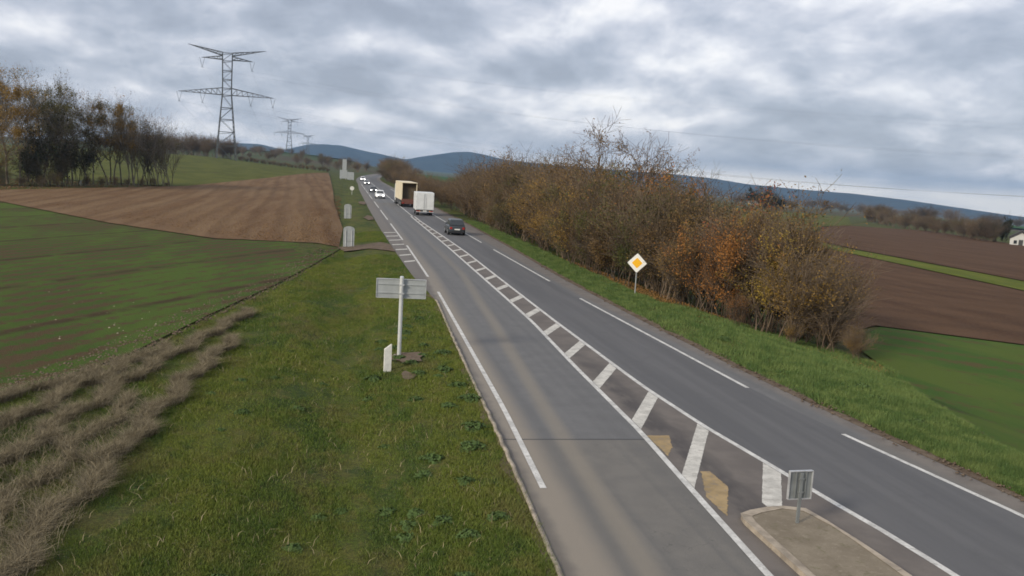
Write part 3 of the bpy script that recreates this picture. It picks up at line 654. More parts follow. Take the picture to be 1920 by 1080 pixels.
def leafcloud(S, tips, n, size, sd, seed, lv_min=1, low=0, clump=.5):
    rg_ = np.random.default_rng(seed); segs = np.array([(*s[0], *s[1]) for s in S if s[4] >= lv_min]); z = segs[:, 2]
    wgt = np.exp(clump*2*(np.sin(segs[:, 0]*1.9+seed)+np.sin(segs[:, 1]*2.1+seed*2)+np.sin(segs[:, 2]*1.6+seed*3))); wgt *= (z > low); wgt /= wgt.sum()
    i = rg_.choice(len(segs), n, p=wgt); t = rg_.uniform(0, 1, n)[:, None]
    c = segs[i, :3]*(1-t)+segs[i, 3:]*t+rg_.normal(0, sd, (n, 3)); c[:, 2] = np.maximum(c[:, 2], .1)
    a = rg_.normal(0, 1, (n, 3)); a /= np.linalg.norm(a, axis=1)[:, None]; b = np.cross(a, rg_.normal(0, 1, (n, 3))); b /= np.linalg.norm(b, axis=1)[:, None]
    s = (size*rg_.uniform(.5, 1.3, n))[:, None]
    V = np.stack([c-a*s, c+b*s*.6, c+a*s, c-b*s*.6], 1).reshape(-1, 3)
    return V, np.arange(4*n).reshape(n, 4), np.repeat(rg_.uniform(0, 1, n), 4)
PROTO = {}
def proto(kind, seed, H, leaf, nleaf, lsize, bark, minr=.012, lsd=.15, low=0, clump=.5):
    key = (kind, seed, leaf, nleaf)
    if key not in PROTO:
        gk = (kind, seed, H)
        if gk not in PROTO:
            S, T = grow(seed, H, kind); V, Fc = tubes(S, minr)
            o = fast('', V, Fc, bark); PROTO[gk] = (S, T, o, float(np.percentile(V[:, 2], 99.3)))
        S, T, tm, HT = PROTO[gk]
        lm = None
        if nleaf:
            V, Fc, tn = leafcloud(S, T, nleaf, lsize, lsd, seed, 1, low, clump); lm = fast('', V, Fc, LEAF[leaf], tint=tn)
        PROTO[key] = (tm, lm, HT)
    return PROTO[key]
def plant(name, pr, u, v, H, rz, label, cat, group=None, wscale=1., stem='trunk'):
    tm, lm, H0 = pr; o = empty(name, (u, v, hh(u, v)-.05), rz); s = H/H0; o.scale = (s*wscale, s*wscale, s)
    t = link(stem, tm, o)
    if lm: link('crown', lm, o)
    return tag(o, label, cat, group)
R = random.Random(5)
def pp(kind, i, leaf, n, bark=None, size=None):
    if kind == 'tree': return proto('tree', i, 15, leaf, n, size or .125, bark or BARK, .014, .32, 2.5, .75)
    if kind == 'spread': return proto('spread', i, 13, leaf, n, size or .10, bark or BARKD, .015, .2, 5, .7)
    if kind == 'poplar': return proto('poplar', i, 13, leaf, max(n, 900), size or .11, bark or BARK, .014, .25, 2, .6)
    return proto('shrub', i, 6, leaf, n, size or .060, bark or BARKB, .011, .16, 0, .45)
# left copse
LG = 'trees of the copse at the left field edge'
copse = [ # u, v, H, kind, seed, leaf, n, colour phrase
 (-64, 166, 20.5, 'tree', 1, 'ochre', 2400), (-61.5, 172, 21, 'tree', 2, 'olive', 2400), (-58.5, 165, 19.5, 'tree', 3, 'ochre', 5600), (-58, 171, 19.5, 'tree', 1, 'ochre', 2400),
 (-55.5, 168, 19, 'tree', 2, 'ochre', 5600), (-55.5, 178, 20, 'tree', 3, 'olive', 2400), (-53, 166, 16.5, 'tree', 1, 'ochre', 5600), (-52, 176, 18.5, 'tree', 2, 'olive', 2400),
 (-50, 168, 16.5, 'tree', 3, 'olive', 5600), (-49, 179, 18.5, 'tree', 1, 'olive', 2400), (-47, 174, 16, 'tree', 2, 'olive', 5600), (-46.5, 182, 17, 'tree', 3, 'ochre', 2400),
 (-45, 180, 15.5, 'tree', 1, 'ochre', 5600), (-43.4, 184, 15.8, 'tree', 3, 'olive', 5600), (-42.6, 186, 15.6, 'tree', 2, 'ochre', 4400), (-41.0, 184, 15.5, 'tree', 1, 'ochre', 5600),
 (-40.6, 192, 15, 'tree', 3, 'olive', 2400), (-39.6, 186, 14.5, 'poplar', 1, 'brown', 200), (-38.4, 188, 14, 'poplar', 2, 'brown', 200), (-37.2, 189, 13.6, 'poplar', 1, 'brown', 200),
 (-36.0, 190, 13.0, 'poplar', 2, 'olive', 200), (-34.9, 189, 12.6, 'poplar', 1, 'brown', 200), (-33.4, 190, 12.4, 'poplar', 2, 'olive', 200), (-44.5, 190, 16.5, 'tree', 2, 'olive', 2400)]
side_ = lambda u: 'at the left end of the copse' if u < -55 else ('in the middle of the copse' if u < -43.5 else 'towards the right end of the copse')
for i, (u, v, H, kd, sd_, lf, nl) in enumerate(copse):
    if i == 22: lb = 'bare many-stemmed tree standing last on the right of the left copse'
    elif i == 15: lb = 'ochre tree with a thin crown just left of the bare grey stems'
    elif nl >= 4400: lb = '%s-leaved tree %s beyond the brown field' % (lf, side_(u))
    else: lb = 'nearly bare grey tree %s beyond the brown field' % side_(u)
    plant('copse_tree', pp(kd, sd_, lf, nl), u, v, H, R.uniform(0, 6), lb, 'tree', LG)
for i, (u, v, H) in enumerate([(-50.2, 163.5, 7), (-48.6, 168, 11.5), (-46.4, 167.5, 8.0), (-45.4, 172, 9.5), (-52.0, 169, 8.5)]):
    plant('evergreen_tree', pp('shrub', 4+i % 2, 'dark', 2400, BARKD, .14), u, v, H, R.uniform(0, 6), 'dark evergreen %s among the bare trees of the left copse' % ('furthest to the front' if i == 0 else 'tallest and in the middle' if i == 1 else 'second from the right' if i == 2 else 'furthest right' if i == 3 else 'furthest left'), 'evergreen', 'dark evergreens in the left copse', .78)
for i, (u, v, H, lf) in enumerate([(-56.5, 160, 3.2, 'ochre'), (-53.8, 161, 3, 'brown'), (-51.2, 161.5, 2.2, 'brown'), (-46.9, 165.3, 2.9, 'yellow'), (-48.8, 163.5, 2.2, 'olive'), (-44.5, 173, 2.4, 'brown'), (-42.8, 176.5, 1.9, 'brown'), (-41.2, 179, 2, 'red'), (-39.4, 182, 1.9, 'brown'), (-37.6, 184.5, 1.7, 'brown'), (-35.8, 186.5, 1.8, 'brown'), (-33.6, 188, 1.2, 'brown'), (-59.5, 158, 5.5, 'yellow'), (-62, 157, 7, 'ochre'), (-57.2, 159.5, 6.5, 'yellow'), (-55.0, 160.5, 7.5, 'ochre')]):
    lb = 'yellow-green bush in front of the dark evergreens' if i == 3 else 'low %s bush in the undergrowth at the foot of the copse' % lf
    plant('undergrowth_bush', pp('shrub', 1+i % 3, lf, 2600 if lf != 'yellow' else 2601), u, v, H, R.uniform(0, 6), lb, 'bush', 'bushes at the foot of the copse', 1.3, 'stems')
# wood and hedge on the ridge behind the near pylon
for i in range(30):
    u = -62-i*2.3+R.uniform(-1, 1); v = 540+R.uniform(-12, 25)
    plant('ridge_tree', pp('shrub', 1+i % 3, 'brown', 2600), u, v, R.uniform(10, 12.5)-max(0, i-22)*.25, R.uniform(0, 6), 'brown autumn tree in the wood on the ridge behind the pylon', 'tree', 'wood behind the pylon', 1.15)
for i in range(24):
    t = i/23; u = -52+t*44; v = 484-t*18+R.uniform(-2, 2); lf = ('dark', 'brown', 'olive', 'brown')[i % 4] if i not in (13, 14, 18) else 'yellow'
    plant('ridge_bush', pp('shrub', 1+i % 3, lf, 2600 if lf != 'yellow' else 2601), u, v, R.uniform(2.2, 3.4), R.uniform(0, 6), '%s bush in the low hedge along the top of the upper pasture' % lf, 'bush', 'low hedge on the ridge', 1.3, 'stems')
# far trees closing the road
for i in range(46):
    u = R.uniform(-120, 75); v = R.uniform(640, 1050)
    plant('far_tree', pp('shrub', 1+i % 3, ('brown', 'brown', 'olive', 'dark')[i % 4], 2600), u, v, R.uniform(6, 10), R.uniform(0, 6), 'far brown tree in the distance beyond the end of the road', 'tree', 'far trees beyond the end of the road', 1.4)
# tree line beyond the right hand fields
tl = [(300, 480), (281, 455), (255, 400), (236, 352), (226, 322), (217, 294), (207, 268), (202, 257)]
for i in range(56):
    t = i/55*(len(tl)-1); j = min(int(t), len(tl)-2); f_ = t-j; u = tl[j][0]+(tl[j+1][0]-tl[j][0])*f_+R.uniform(-1, 5); v = tl[j][1]+(tl[j+1][1]-tl[j][1])*f_+R.uniform(-1, 5)
    plant('tree_line_tree', pp('shrub', 1+i % 3, ('dark', 'brown', 'dark', 'olive', 'brown')[i % 5], 2600), u, v, R.uniform(4.5, 8) if i > 14 else R.uniform(7, 10.5), R.uniform(0, 6), '%s tree %s of the line behind the far ploughed field' % (('dark green', 'brown', 'dark green', 'olive', 'brown')[i % 5], 'at the far left end' if i < 14 else 'in the middle' if i < 36 else 'at the right end'), 'tree', 'tree line behind the right hand fields', 1.3)
for i in range(34):
    a = math.radians(R.uniform(24, 41)); d = R.uniform(700, 1500); u, v = d*math.sin(a), d*math.cos(a)
    plant('valley_tree', pp('shrub', 1+i % 3, ('dark', 'brown', 'olive')[i % 3], 2600), u, v, R.uniform(9, 15), R.uniform(0, 6), 'small dark tree scattered over the far valley on the right', 'tree', 'trees in the far valley', 1.8)
# the long hedge on the right of the road
TOP = mk([(40, 5.4), (50, 6.0), (60, 6.3), (75, 6.7), (100, 7.6), (130, 8.2), (170, 5.2), (200, 4.4), (320, 4.6), (350, 8.5), (480, 9.0)])
def zone(v): return ('beside the priority sign' if v < 62 else 'near the dark car' if v < 95 else 'alongside the trucks' if v < 170 else 'beyond the trucks')
v = 47.5; cnt = 0; HG = 'shrubs of the long hedge right of the road'
while v < 440:
    rows_ = (18.6, 21.4, 24.4) if v < 150 else (17.8, 21.5)
    for r_i, ub in enumerate(rows_):
        if v > 150: ub += bend(v) if v > 330 else 0
        u = ub+R.uniform(-.6, .6)+(1.2 if v < 58 and r_i < 2 else 0); vv = v+R.uniform(-1, 1); H = (TOP(vv)-hh(u, vv))*R.uniform(.90, 1.10)*(.72 if r_i == 0 and v < 200 else 1)
        q = R.random(); lf = 'brown' if q < .42 else 'olive' if q < .66 else 'ochre' if q < .88 else 'orange' if q < .94 else 'green'
        if v > 110: lf = 'brown' if q < .8 else 'olive'
        nl = 8600 if v < 110 else 3600
        rowd = (('at the road side of', 'in the middle of', 'at the field side of') if len(rows_) == 3 else ('at the road side of', 'at the field side of'))[r_i]
        desc = {'brown': 'brown half-bare', 'olive': 'olive-leaved', 'ochre': 'ochre-leaved', 'green': 'green-leaved', 'orange': 'orange-tinted'}[lf]
        plant('hedge_shrub', pp('shrub', 1+cnt % 4, lf, nl), u, vv, H, R.uniform(0, 6), '%s shrub %s the hedge %s' % (desc, rowd, zone(vv)), 'shrub', HG, R.uniform(1.0, 1.25), 'stems'); cnt += 1
    v += 2.7 if v < 80 else 3.4 if v < 150 else 7.5
special = [
 (20.6, 46.6, 5.6, 'orange', 'tall orange-leaved shrub in the hedge right of the priority sign', 7800, 2),
 (23.0, 49.0, 7.2, 'red', 'red-leaved shrub rising above the hedge near its right end', 6400, 3),
 (22.3, 45.2, 5.6, 'yellow', 'yellow-leaved shrub near the right end of the hedge', 7800, 1),
 (24.2, 45.2, 5.8, 'ochre', 'ochre shrub second from the right end of the hedge', 4200, 4),
 (23.0, 43.4, 5.2, 'ochre', 'thin ochre-brown shrub in front of the ochre one at the hedge end', 4200, 1),
 (25.0, 43.0, 5.0, 'brown', 'bare brown shrub that ends the hedge on the right', 2600, 2),
 (25.9, 44.8, 4.2, 'olive', 'low olive shrub at the outer right corner of the hedge', 4200, 3),
 (25.4, 47.6, 6.0, 'ochre', 'ochre-brown shrub at the field side of the hedge end', 4200, 2),
 (17.9, 65.5, 5.2, 'green', 'green-yellow shrub at the front of the hedge left of the priority sign', 7800, 2),
 (18.0, 68.5, 5.8, 'ochre', 'golden shrub at the front of the hedge left of the green-yellow one', 7800, 3),
 (21.6, 62.0, 8.0, 'orange', 'orange-topped shrub above the priority sign', 3000, 1),
 (20.6, 55.5, 4.4, 'olive', 'olive shrub directly behind the priority sign', 7800, 4),
 (20.4, 44.5, 1.8, 'orange', 'low orange bush at the foot of the hedge', 2600, 2),
 (22.6, 42.6, 1.6, 'ochre', 'low ochre bush at the foot of the hedge end', 2600, 3),
 (16.9, 103, 3.4, 'ochre', 'small ochre shrub on the verge behind the dark car', 2600, 3)]
for u, v, H, lf, lb, nl, sd_ in special:
    plant('hedge_shrub', pp('shrub', sd_, lf, nl), u, v, H, R.uniform(0, 6), lb, 'shrub', HG, 1.1, 'stems')
for i in range(10):
    u, v = 26.0+R.uniform(-.6, 1.0), 41.2+i*.9
    plant('outer_bush', pp('shrub', 1+i % 3, 'brown' if i % 3 else 'ochre', 2600), u, v, R.uniform(.8, 2.2), R.uniform(0, 6), 'low %s brush at the field side of the hedge end' % ('brown' if i % 3 else 'ochre'), 'bush', 'low brush at the hedge end', 1.2, 'stems')
tall = [(26.0, 95, 14.4, 1, 'tall bare spreading tree furthest left above the hedge', 1.15), (28.2, 86, 12.8, 2, 'tall half-bare tree second from the left above the hedge', 1.0), (30.6, 82, 11.8, 3, 'tall tree with brown leaf clumps, third above the hedge', 1.0), (30.2, 75, 9.6, 1, 'smaller bare tree furthest right above the hedge', .85)]
for u, v, H, sd_, lb, wsc in tall:
    plant('tall_tree', pp('spread', sd_, 'brown', 1700, BARKB, .085), u, v, H, .8*sd_, lb, 'tree', 'tall trees above the hedge', wsc)
# weeds in the verges
wl = [(4.0, 27.0, .45), (3.7, 24.0, .5), (3.4, 22.2, .38), (3.3, 17.6, .5), (2.6, 16.8, .45), (3.9, 33.8, .35), (3.6, 31.0, .3), (2.9, 19.8, .35), (1.7, 18.2, .3), (17.9, 27.5, .6), (17.4, 24.5, .5), (18.6, 29.5, .4), (16.9, 38, .35)]
wl += [(R.uniform(1.2, 4.0), R.uniform(14, 42), R.uniform(.12, .34)) for _ in range(26)]+[(R.uniform(-4, 1.5), R.uniform(13, 30), R.uniform(.1, .22)) for _ in range(16)]
for i, (u, v, s) in enumerate(wl):
    s = min(s, .34 if v > 21 else .20)
    o = empty('weed_clump', (u, v, hh(u, v))); rgw = np.random.default_rng(40+i); s *= 1.35; V = []; Fc = []
    for k in range(int(120+560*s)):
        a = rgw.uniform(0, 6.28); r_ = s*.75*math.sqrt(rgw.uniform(0, 1))*(1+.35*math.sin(a*3+i)); x0_, y0_ = r_*math.cos(a), r_*math.sin(a)
        z0_ = max(.015, s*.42*(1-(r_/s)**2)*rgw.uniform(.3, 1)); n_ = Vector((rgw.normal()*.5+math.cos(a)*.4, rgw.normal()*.5+math.sin(a)*.4, 1)).normalized(); t_ = n_.orthogonal().normalized(); t_.rotate(Matrix.Rotation(rgw.uniform(0, 6.28), 3, n_)); q_ = n_.cross(t_)
        c3 = Vector((x0_, y0_, z0_)); L_ = rgw.uniform(.03, .075); b_ = len(V); V += [tuple(c3-t_*L_), tuple(c3+q_*L_*.4), tuple(c3+t_*L_), tuple(c3-q_*L_*.4)]; Fc.append((b_, b_+1, b_+2, b_+3))
    def f_weed(n, b, g): n.put(b.inputs['Base Color'], n.mix(n.noise(g, 6, 2), (.042, .078, .022), (.088, .130, .034)))
    link('leaves', fast('', V, Fc, mat('weed_leaf', fn=f_weed, rough=.7, spec=.2)), o)
    tag(o, '%s green broad-leaved weed clump %s' % ('small' if s < .3 else 'mid-sized' if s < .5 else 'large', ('in the right verge' if u > 8 else ('close to the left road edge' if u > 2.8 else 'in the grass of the left verge')+(', nearest the camera' if v < 19 else ', abreast of the island' if v < 26 else ', near the delineator'))), 'weed', 'weed clumps in the verges')

# ================================================================== pylons and wires
STEEL = mat('galvanised_steel', (.10, .105, .105), .6, .3, scale=.4); INS = mat('insulator_glass', (.10, .12, .12), .3)
def pylon(u, v, rz, label, fat=1., z=None):
    o = empty('electricity_pylon', (u, v, hh(u, v) if z is None else z), rz)
    o.scale = (.945*.9, .945*.9, .945); r1, r2 = .25*fat, .125*fat; ws = [(0, 5.6), (9, 4.9), (18, 4.1), (27, 3.3), (35, 2.55), (38.5, 2.5), (43, 2.5), (48, 2.6), (53, 2.7), (56.5, 2.75)]
    def W(z_): return float(np.interp(z_, [a for a, b in ws], [b for a, b in ws]))
    cn = [(-1, -1), (1, -1), (1, 1), (-1, 1)]
    for sx_, sy_ in cn:
        m_ = MB()
        for (z0, w0), (z1, w1) in zip(ws, ws[1:]): m_.bar((sx_*w0, sy_*w0*.8, z0), (sx_*w1, sy_*w1*.8, z1), r1*(1.25-z0/120), 4, r1*(1.25-z1/120))
        m_.build('tower_leg', STEEL, o)
        f_ = MB(); f_.box(sx_*5.6-.7, sx_*5.6+.7, sy_*4.48-.7, sy_*4.48+.7, -1.5, .55, .12, .12); f_.build('footing', MATS['kerb_concrete'], o)
    zs = list(np.arange(0, 35, 2.5))+[35, 36.7, 38.5]+list(np.arange(40.5, 56.5, 2))+[56.5]
    for s in (-1, 1):
      m_ = MB()
      for i, (z0, z1) in enumerate(zip(zs, zs[1:])):     # dense narrow side faces
            w0, w1 = W(z0), W(z1)
            a = s*w0; b = s*w1; d_ = 1 if i % 2 else -1
            m_.bar((a, -w0*.8*d_, z0), (b, w1*.8*d_, z1), r2); m_.bar((a, w0*.8*d_, z0), (b, -w1*.8*d_, z1), r2); m_.bar((b, -w1*.8, z1), (b, w1*.8, z1), r2)
      m_.build('side_lattice', STEEL, o)
    zs = [0, 9, 16, 22.5, 28.5, 35, 38.5, 43, 47.5, 52.5, 56.5]
    for s in (-1, 1):
      m_ = MB()
      for i, (z0, z1) in enumerate(zip(zs, zs[1:])):
            w0, w1 = W(z0), W(z1); d_ = 1 if i % 2 else -1
            m_.bar((-w0*d_, s*w0*.8, z0), (w1*d_, s*w1*.8, z1), r2); m_.bar((-w1, s*w1*.8, z1), (w1, s*w1*.8, z1), r2)
            m_.bar((-w1, s*w1*.8, z1-1.1), (w1, s*w1*.8, z1-.2), r2*.8)
      m_.build('front_lattice', STEEL, o)
    def arm(s, L, zb, zt, ztip, wb, name, n, horn=False):
        m_ = MB(); tip = Vector((s*L, 0, ztip))
        ch = []
        for sy_ in (-1, 1):
            ch.append((Vector((s*wb, sy_*wb*.8, zb)), Vector((s*wb, sy_*wb*.8, zt))))
            m_.bar(ch[-1][0], tip, r1*.8, 4, r2); m_.bar(ch[-1][1], tip, r1*.75, 4, r2)
        for k in range(n):
            t0, t1 = k/n, (k+1)/n
            for (a, b) in ch:
                p0 = a.lerp(tip, t0); q0 = b.lerp(tip, t0); p1 = a.lerp(tip, t1); q1 = b.lerp(tip, t1)
                m_.bar(p0, q0, r2*.8, 3); m_.bar(p0, q1, r2*.8, 3)
            m_.bar(ch[0][0].lerp(tip, t0), ch[1][0].lerp(tip, t1), r2*.8, 3); m_.bar(ch[0][0].lerp(tip, t1), ch[1][0].lerp(tip, t1), r2*.8, 3)
        return m_.build(name, STEEL, o)
    for s in (-1, 1):
        arm(s, 26.5, 35, 38.6, 35.2, 2.55, 'lower_crossarm', 8)
        arm(s, 14.2, 53, 54.8, 53.1, 2.7, 'upper_crossarm', 4)
        arm(s, 21.5, 55, 56.6, 59.2, 2.7, 'earth_wire_horn', 6)
    att = []
    for x_, z_ in ((-26, 35), (-13.4, 35), (13.4, 35), (26, 35), (-13.8, 53), (13.8, 53)):
        m_ = MB(); zt_ = z_+.1
        for dy in (-1, 1):
            for dx_ in (-1.0, 1.0):
                m_.bar((x_+dx_*1.4, dy*.2, zt_), (x_, 0, z_-4.6), .09*fat, 5)
        m_.bar((x_-.6, 0, z_-4.7), (x_+.6, 0, z_-4.7), .12*fat, 4); m_.build('insulator_string', INS, o); att.append((x_, z_-4.8))
    att += [(-21.4, 59.1), (21.4, 59.1)]
    bpy.context.view_layer.update()
    tag(o, label, 'pylon'); return o, [o.matrix_world @ Vector((a, 0, b)) for a, b in att]
p1, A1 = pylon(-57.6, 478, math.radians(12), 'large steel lattice pylon standing beside the wood on the left ridge', 1.0, hh(-57.6, 478)-1.4)
p2, A2 = pylon(-82, 1438, math.radians(-4), 'second pylon standing small against the hills', 1.2, 11)
p3, A3 = pylon(-91, 2400, math.radians(-4), 'furthest pylon, faint against the sky above the hills', 1.6, 12)
p0, A0 = pylon(430, 300, math.radians(58), 'pylon out in the fields at the right, outside the picture', 1.0)
WIRE = mat('conductor', (.10, .10, .105), .5, .6)
def wires(A, B, sag, rad, group, desc):
    for k, (a, b) in enumerate(zip(A, B)):
        m_ = MB(); n = 26; prev = None
        for i in range(n+1):
            t = i/n; p = a.lerp(b, t); p.z -= 4*(sag if k < 6 else sag*.8)*t*(1-t)
            if prev is not None: m_.bar(prev, p, rad if k < 6 else rad*.7, 3)
            prev = p.copy()
        m_ = m_.build('power_line_wire', WIRE); lv = 'lower crossarm' if k < 4 else 'upper crossarm' if k < 6 else 'earth wire horn'
        tag(m_, 'thin sagging wire from the %s %s' % (lv, desc), 'wire', group)
wires(A1, A0, 13, .020, 'wires from the large pylon to the right', 'of the large pylon out to the right')
wires(A1, A2, 26, .03, 'wires between the large and the second pylon', 'of the large pylon to the second pylon')
wires(A2, A3, 30, .05, 'wires between the second and the furthest pylon', 'of the second pylon to the furthest one')

# ================================================================== signs
GREY = mat('sign_back_grey', (.36, .38, .38), .5, .25, var=.08, scale=2.5); GREY2 = mat('sign_back_dark', (.22, .235, .235), .5, .3, var=.1, scale=3)
WHITE = mat('white_plastic', (.66, .65, .60), .5, var=.08); POST = mat('white_post', (.52, .53, .52), .5, .2, var=.08, scale=3); ALU = mat('aluminium_edge', (.55, .56, .57), .4, .5)
CONC = mat('concrete_footing', (.24, .21, .17), .9, var=.2)
def place(name, u, v, rz, label, cat, group=None, dz=0):
    return tag(empty(name, (u, v, hh(u, v)+dz), rz), label, cat, group)
# direction sign back on a white post
o = place('direction_sign', 2.23, 33.7, math.radians(-3), 'grey back of a wide direction sign on a white post in the left verge', 'road sign')
MB().bar((0, 0, -.2), (0, 0, 2.96), .075, 14).build('post', POST, o, smooth=False)
MB().bar((0, 0, 2.96), (0, 0, 3.0), .082, 14, .05).build('post_cap', ALU, o)
MB().box(-.90, .88, .09, .125, 2.19, 2.86).build('panel', GREY, o, bevel=.01)
m_ = MB(); m_.box(-.93, -.90, .065, .14, 2.17, 2.88); m_.box(.88, .91, .065, .14, 2.17, 2.88); m_.box(-.90, .88, .065, .14, 2.86, 2.885); m_.box(-.90, .88, .065, .14, 2.165, 2.19); m_.build('panel_rim', ALU, o)
for zz in (2.36, 2.68): MB().box(-.88, .86, .06, .09, zz-.02, zz+.02).build('stiffener', GREY, o)
for zz in (2.36, 2.68): MB().box(-.10, .10, -.085, .06, zz-.025, zz+.025).build('clamp', ALU, o)
m_ = MB(); m_.box(-.22, .22, -.22, .22, -.2, .04, .03, .03); m_.build('footing', CONC, o)
# delineator post
o = place('delineator_post', 1.70, 31.5, math.radians(10), 'white delineator post with slanted top, left of the direction sign post', 'delineator')
m_ = MB(); m_.prism([(-.11, -.2), (.11, -.2), (.11, .94), (-.11, .78)], 1, -.045, .045); m_.build('body', WHITE, o, bevel=.015)
MB().box(-.113, .113, .045, .05, .52, .64).build('reflector', mat('reflector', (.5, .1, .04), .3), o)
# priority road sign
o = place('priority_sign', 17.43, 52.4, math.radians(-18), 'yellow and white diamond priority road sign in front of the hedge', 'road sign')
MB().bar((0, .05, -.2), (0, .05, 2.4), .035, 10).build('post', GREY, o)
def diamond(r, y0, y1, zc=1.92):
    pts = []
    for k in range(4):
        a = math.pi/2*k
        for da in (-.10, 0, .10):
            rr = r*(1 if da == 0 else .94); pts.append((rr*math.cos(a+da)*.985, zc+rr*math.sin(a+da)))
    return MB().prism(pts, 1, y0, y1)
diamond(.60, -.006, .016).build('rim', mat('dark_rim', (.06, .06, .06), .5), o); diamond(.575, -.010, -.0065).build('white_border', mat('sign_white', (.78, .77, .72), .4, var=.03), o)
diamond(.315, -.016, -.0105).build('yellow_centre', mat('sign_yellow', (.85, .45, .02), .4, var=.03), o)
for zz in (1.7, 2.15): MB().box(-.06, .06, .017, .09, zz-.02, zz+.02).build('clamp', GREY2, o)
# sign at the nose of the traffic island
o = place('island_sign', 9.40, 16.72, math.radians(4), 'small grey square sign back on a thin post at the nose of the traffic island', 'road sign', None, .135)
MB().box(-.035, .035, -.02, .02, -.05, 1.06).build('post', GREY2, o, bevel=.005)
MB().box(-.255, .255, .03, .05, .51, 1.08).build('panel', GREY2, o)
m_ = MB(); m_.box(-.27, -.255, -.005, .06, .495, 1.095); m_.box(.255, .27, -.005, .06, .495, 1.095); m_.box(-.255, .255, -.005, .06, 1.08, 1.10); m_.box(-.255, .255, -.005, .06, .495, .51); m_.build('panel_rim', ALU, o)
for xx in (-.11, .12): MB().box(xx-.012, xx+.012, .005, .03, .52, 1.07).build('stiffener', GREY2, o)
for zz in (.65, .93): MB().box(-.06, .06, -.028, .005, zz-.015, zz+.015).build('clamp', GREY2, o)
# two arched sign backs on the verge
def arched(u, v, label, s=1.):
    o = place('arched_sign', u, v, math.radians(2), label, 'road sign', 'arched grey sign backs on the left verge')
    pts = [(-.46*s, .62*s), (.46*s, .62*s)]+[(.46*s*math.cos(t), (1.62+.26*math.sin(t))*s) for t in np.linspace(.0, math.pi, 11)]
    MB().prism(pts, 1, .0, .03).build('upper_panel', GREY, o, bevel=.006); MB().box(-.46*s, .46*s, .0, .03, .02, .60*s).build('lower_panel', GREY, o, bevel=.006)
    for xx in (-.25, .25): MB().bar((xx*s, -.035, -.2), (xx*s, -.035, 1.6*s), .03, 8).build('post', POST, o)
arched(.60, 79.0, 'nearer and larger arched grey sign back on the left verge'); arched(.68, 120.2, 'further and smaller arched grey sign back on the left verge')
o = place('round_sign', 1.9, 203, 0, 'small round pale sign back beside the far left shoulder', 'road sign')
MB().bar((0, 0, -.1), (0, 0, 1.7), .04, 8).build('post', POST, o); m_ = MB(); m_.prism([(.45*math.cos(t), 1.35+.45*math.sin(t)) for t in np.linspace(0, 6.283, 17)[:-1]], 1, -.06, -.03); m_.build('disc', WHITE, o)
o = place('far_sign_board', .2, 348, 0, 'large pale two-panel sign board backs where the road meets the distance', 'road sign')
zb = 0
MB().box(-1.6, 1.1, 0, .08, .5, 3.6).build('left_panel', GREY, o); MB().box(1.14, 3.6, .05, .13, .2, 3.0).build('right_panel', GREY, o); MB().box(-.7, .8, .1, .18, 3.62, 7.6).build('upper_panel', GREY, o)
for xx in (-1.2, .6, 2.2, 3.3): MB().bar((xx, .3, -.2), (xx, .3, 3), .07, 6).build('post', POST, o)
o = place('white_marker', -45.4, 173.4, 0, 'small white marker post at the foot of the copse', 'marker'); MB().box(-.22, .22, -.1, .1, .3, 1.0, .05, .02).build('panel', WHITE, o); MB().bar((0, .12, 0), (0, .12, .7), .05, 6).build('post', POST, o)

# ================================================================== vehicles
GLASS = mat('car_glass', (.025, .03, .035), .12, var=.1, spec=.6); TYRE = mat('tyre', (.02, .02, .02), .8); RIM = mat('wheel_rim', (.35, .36, .37), .35, .6)
TRIM = mat('black_trim', (.03, .03, .032), .5); PLATE = mat('number_plate', (.7, .7, .66), .5, var=.02); TAIL = mat('tail_light', (.28, .02, .015), .3)
HEAD = mat('lit_headlight', (.9, .9, .85), .2, emit=(1, .97, .9), estr=7.)
def rr(w_, z0, z1, y, c_=.12):
    return [(-w_+c_, y, z0), (w_-c_, y, z0), (w_, y, z0+c_), (w_, y, z1-c_), (w_-c_, y, z1), (-w_+c_, y, z1), (-w_, y, z1-c_), (-w_, y, z0+c_)]
def wheel(o, x, y, r, w_=.22):
    s = 1 if x > 0 else -1
    t = MB().bar((x-s*w_, y, r), (x, y, r), r, 18).build('wheel', TYRE, o); MB().bar((x, y, r), (x+s*.02, y, r), r*.62, 12).build('rim', RIM, t)
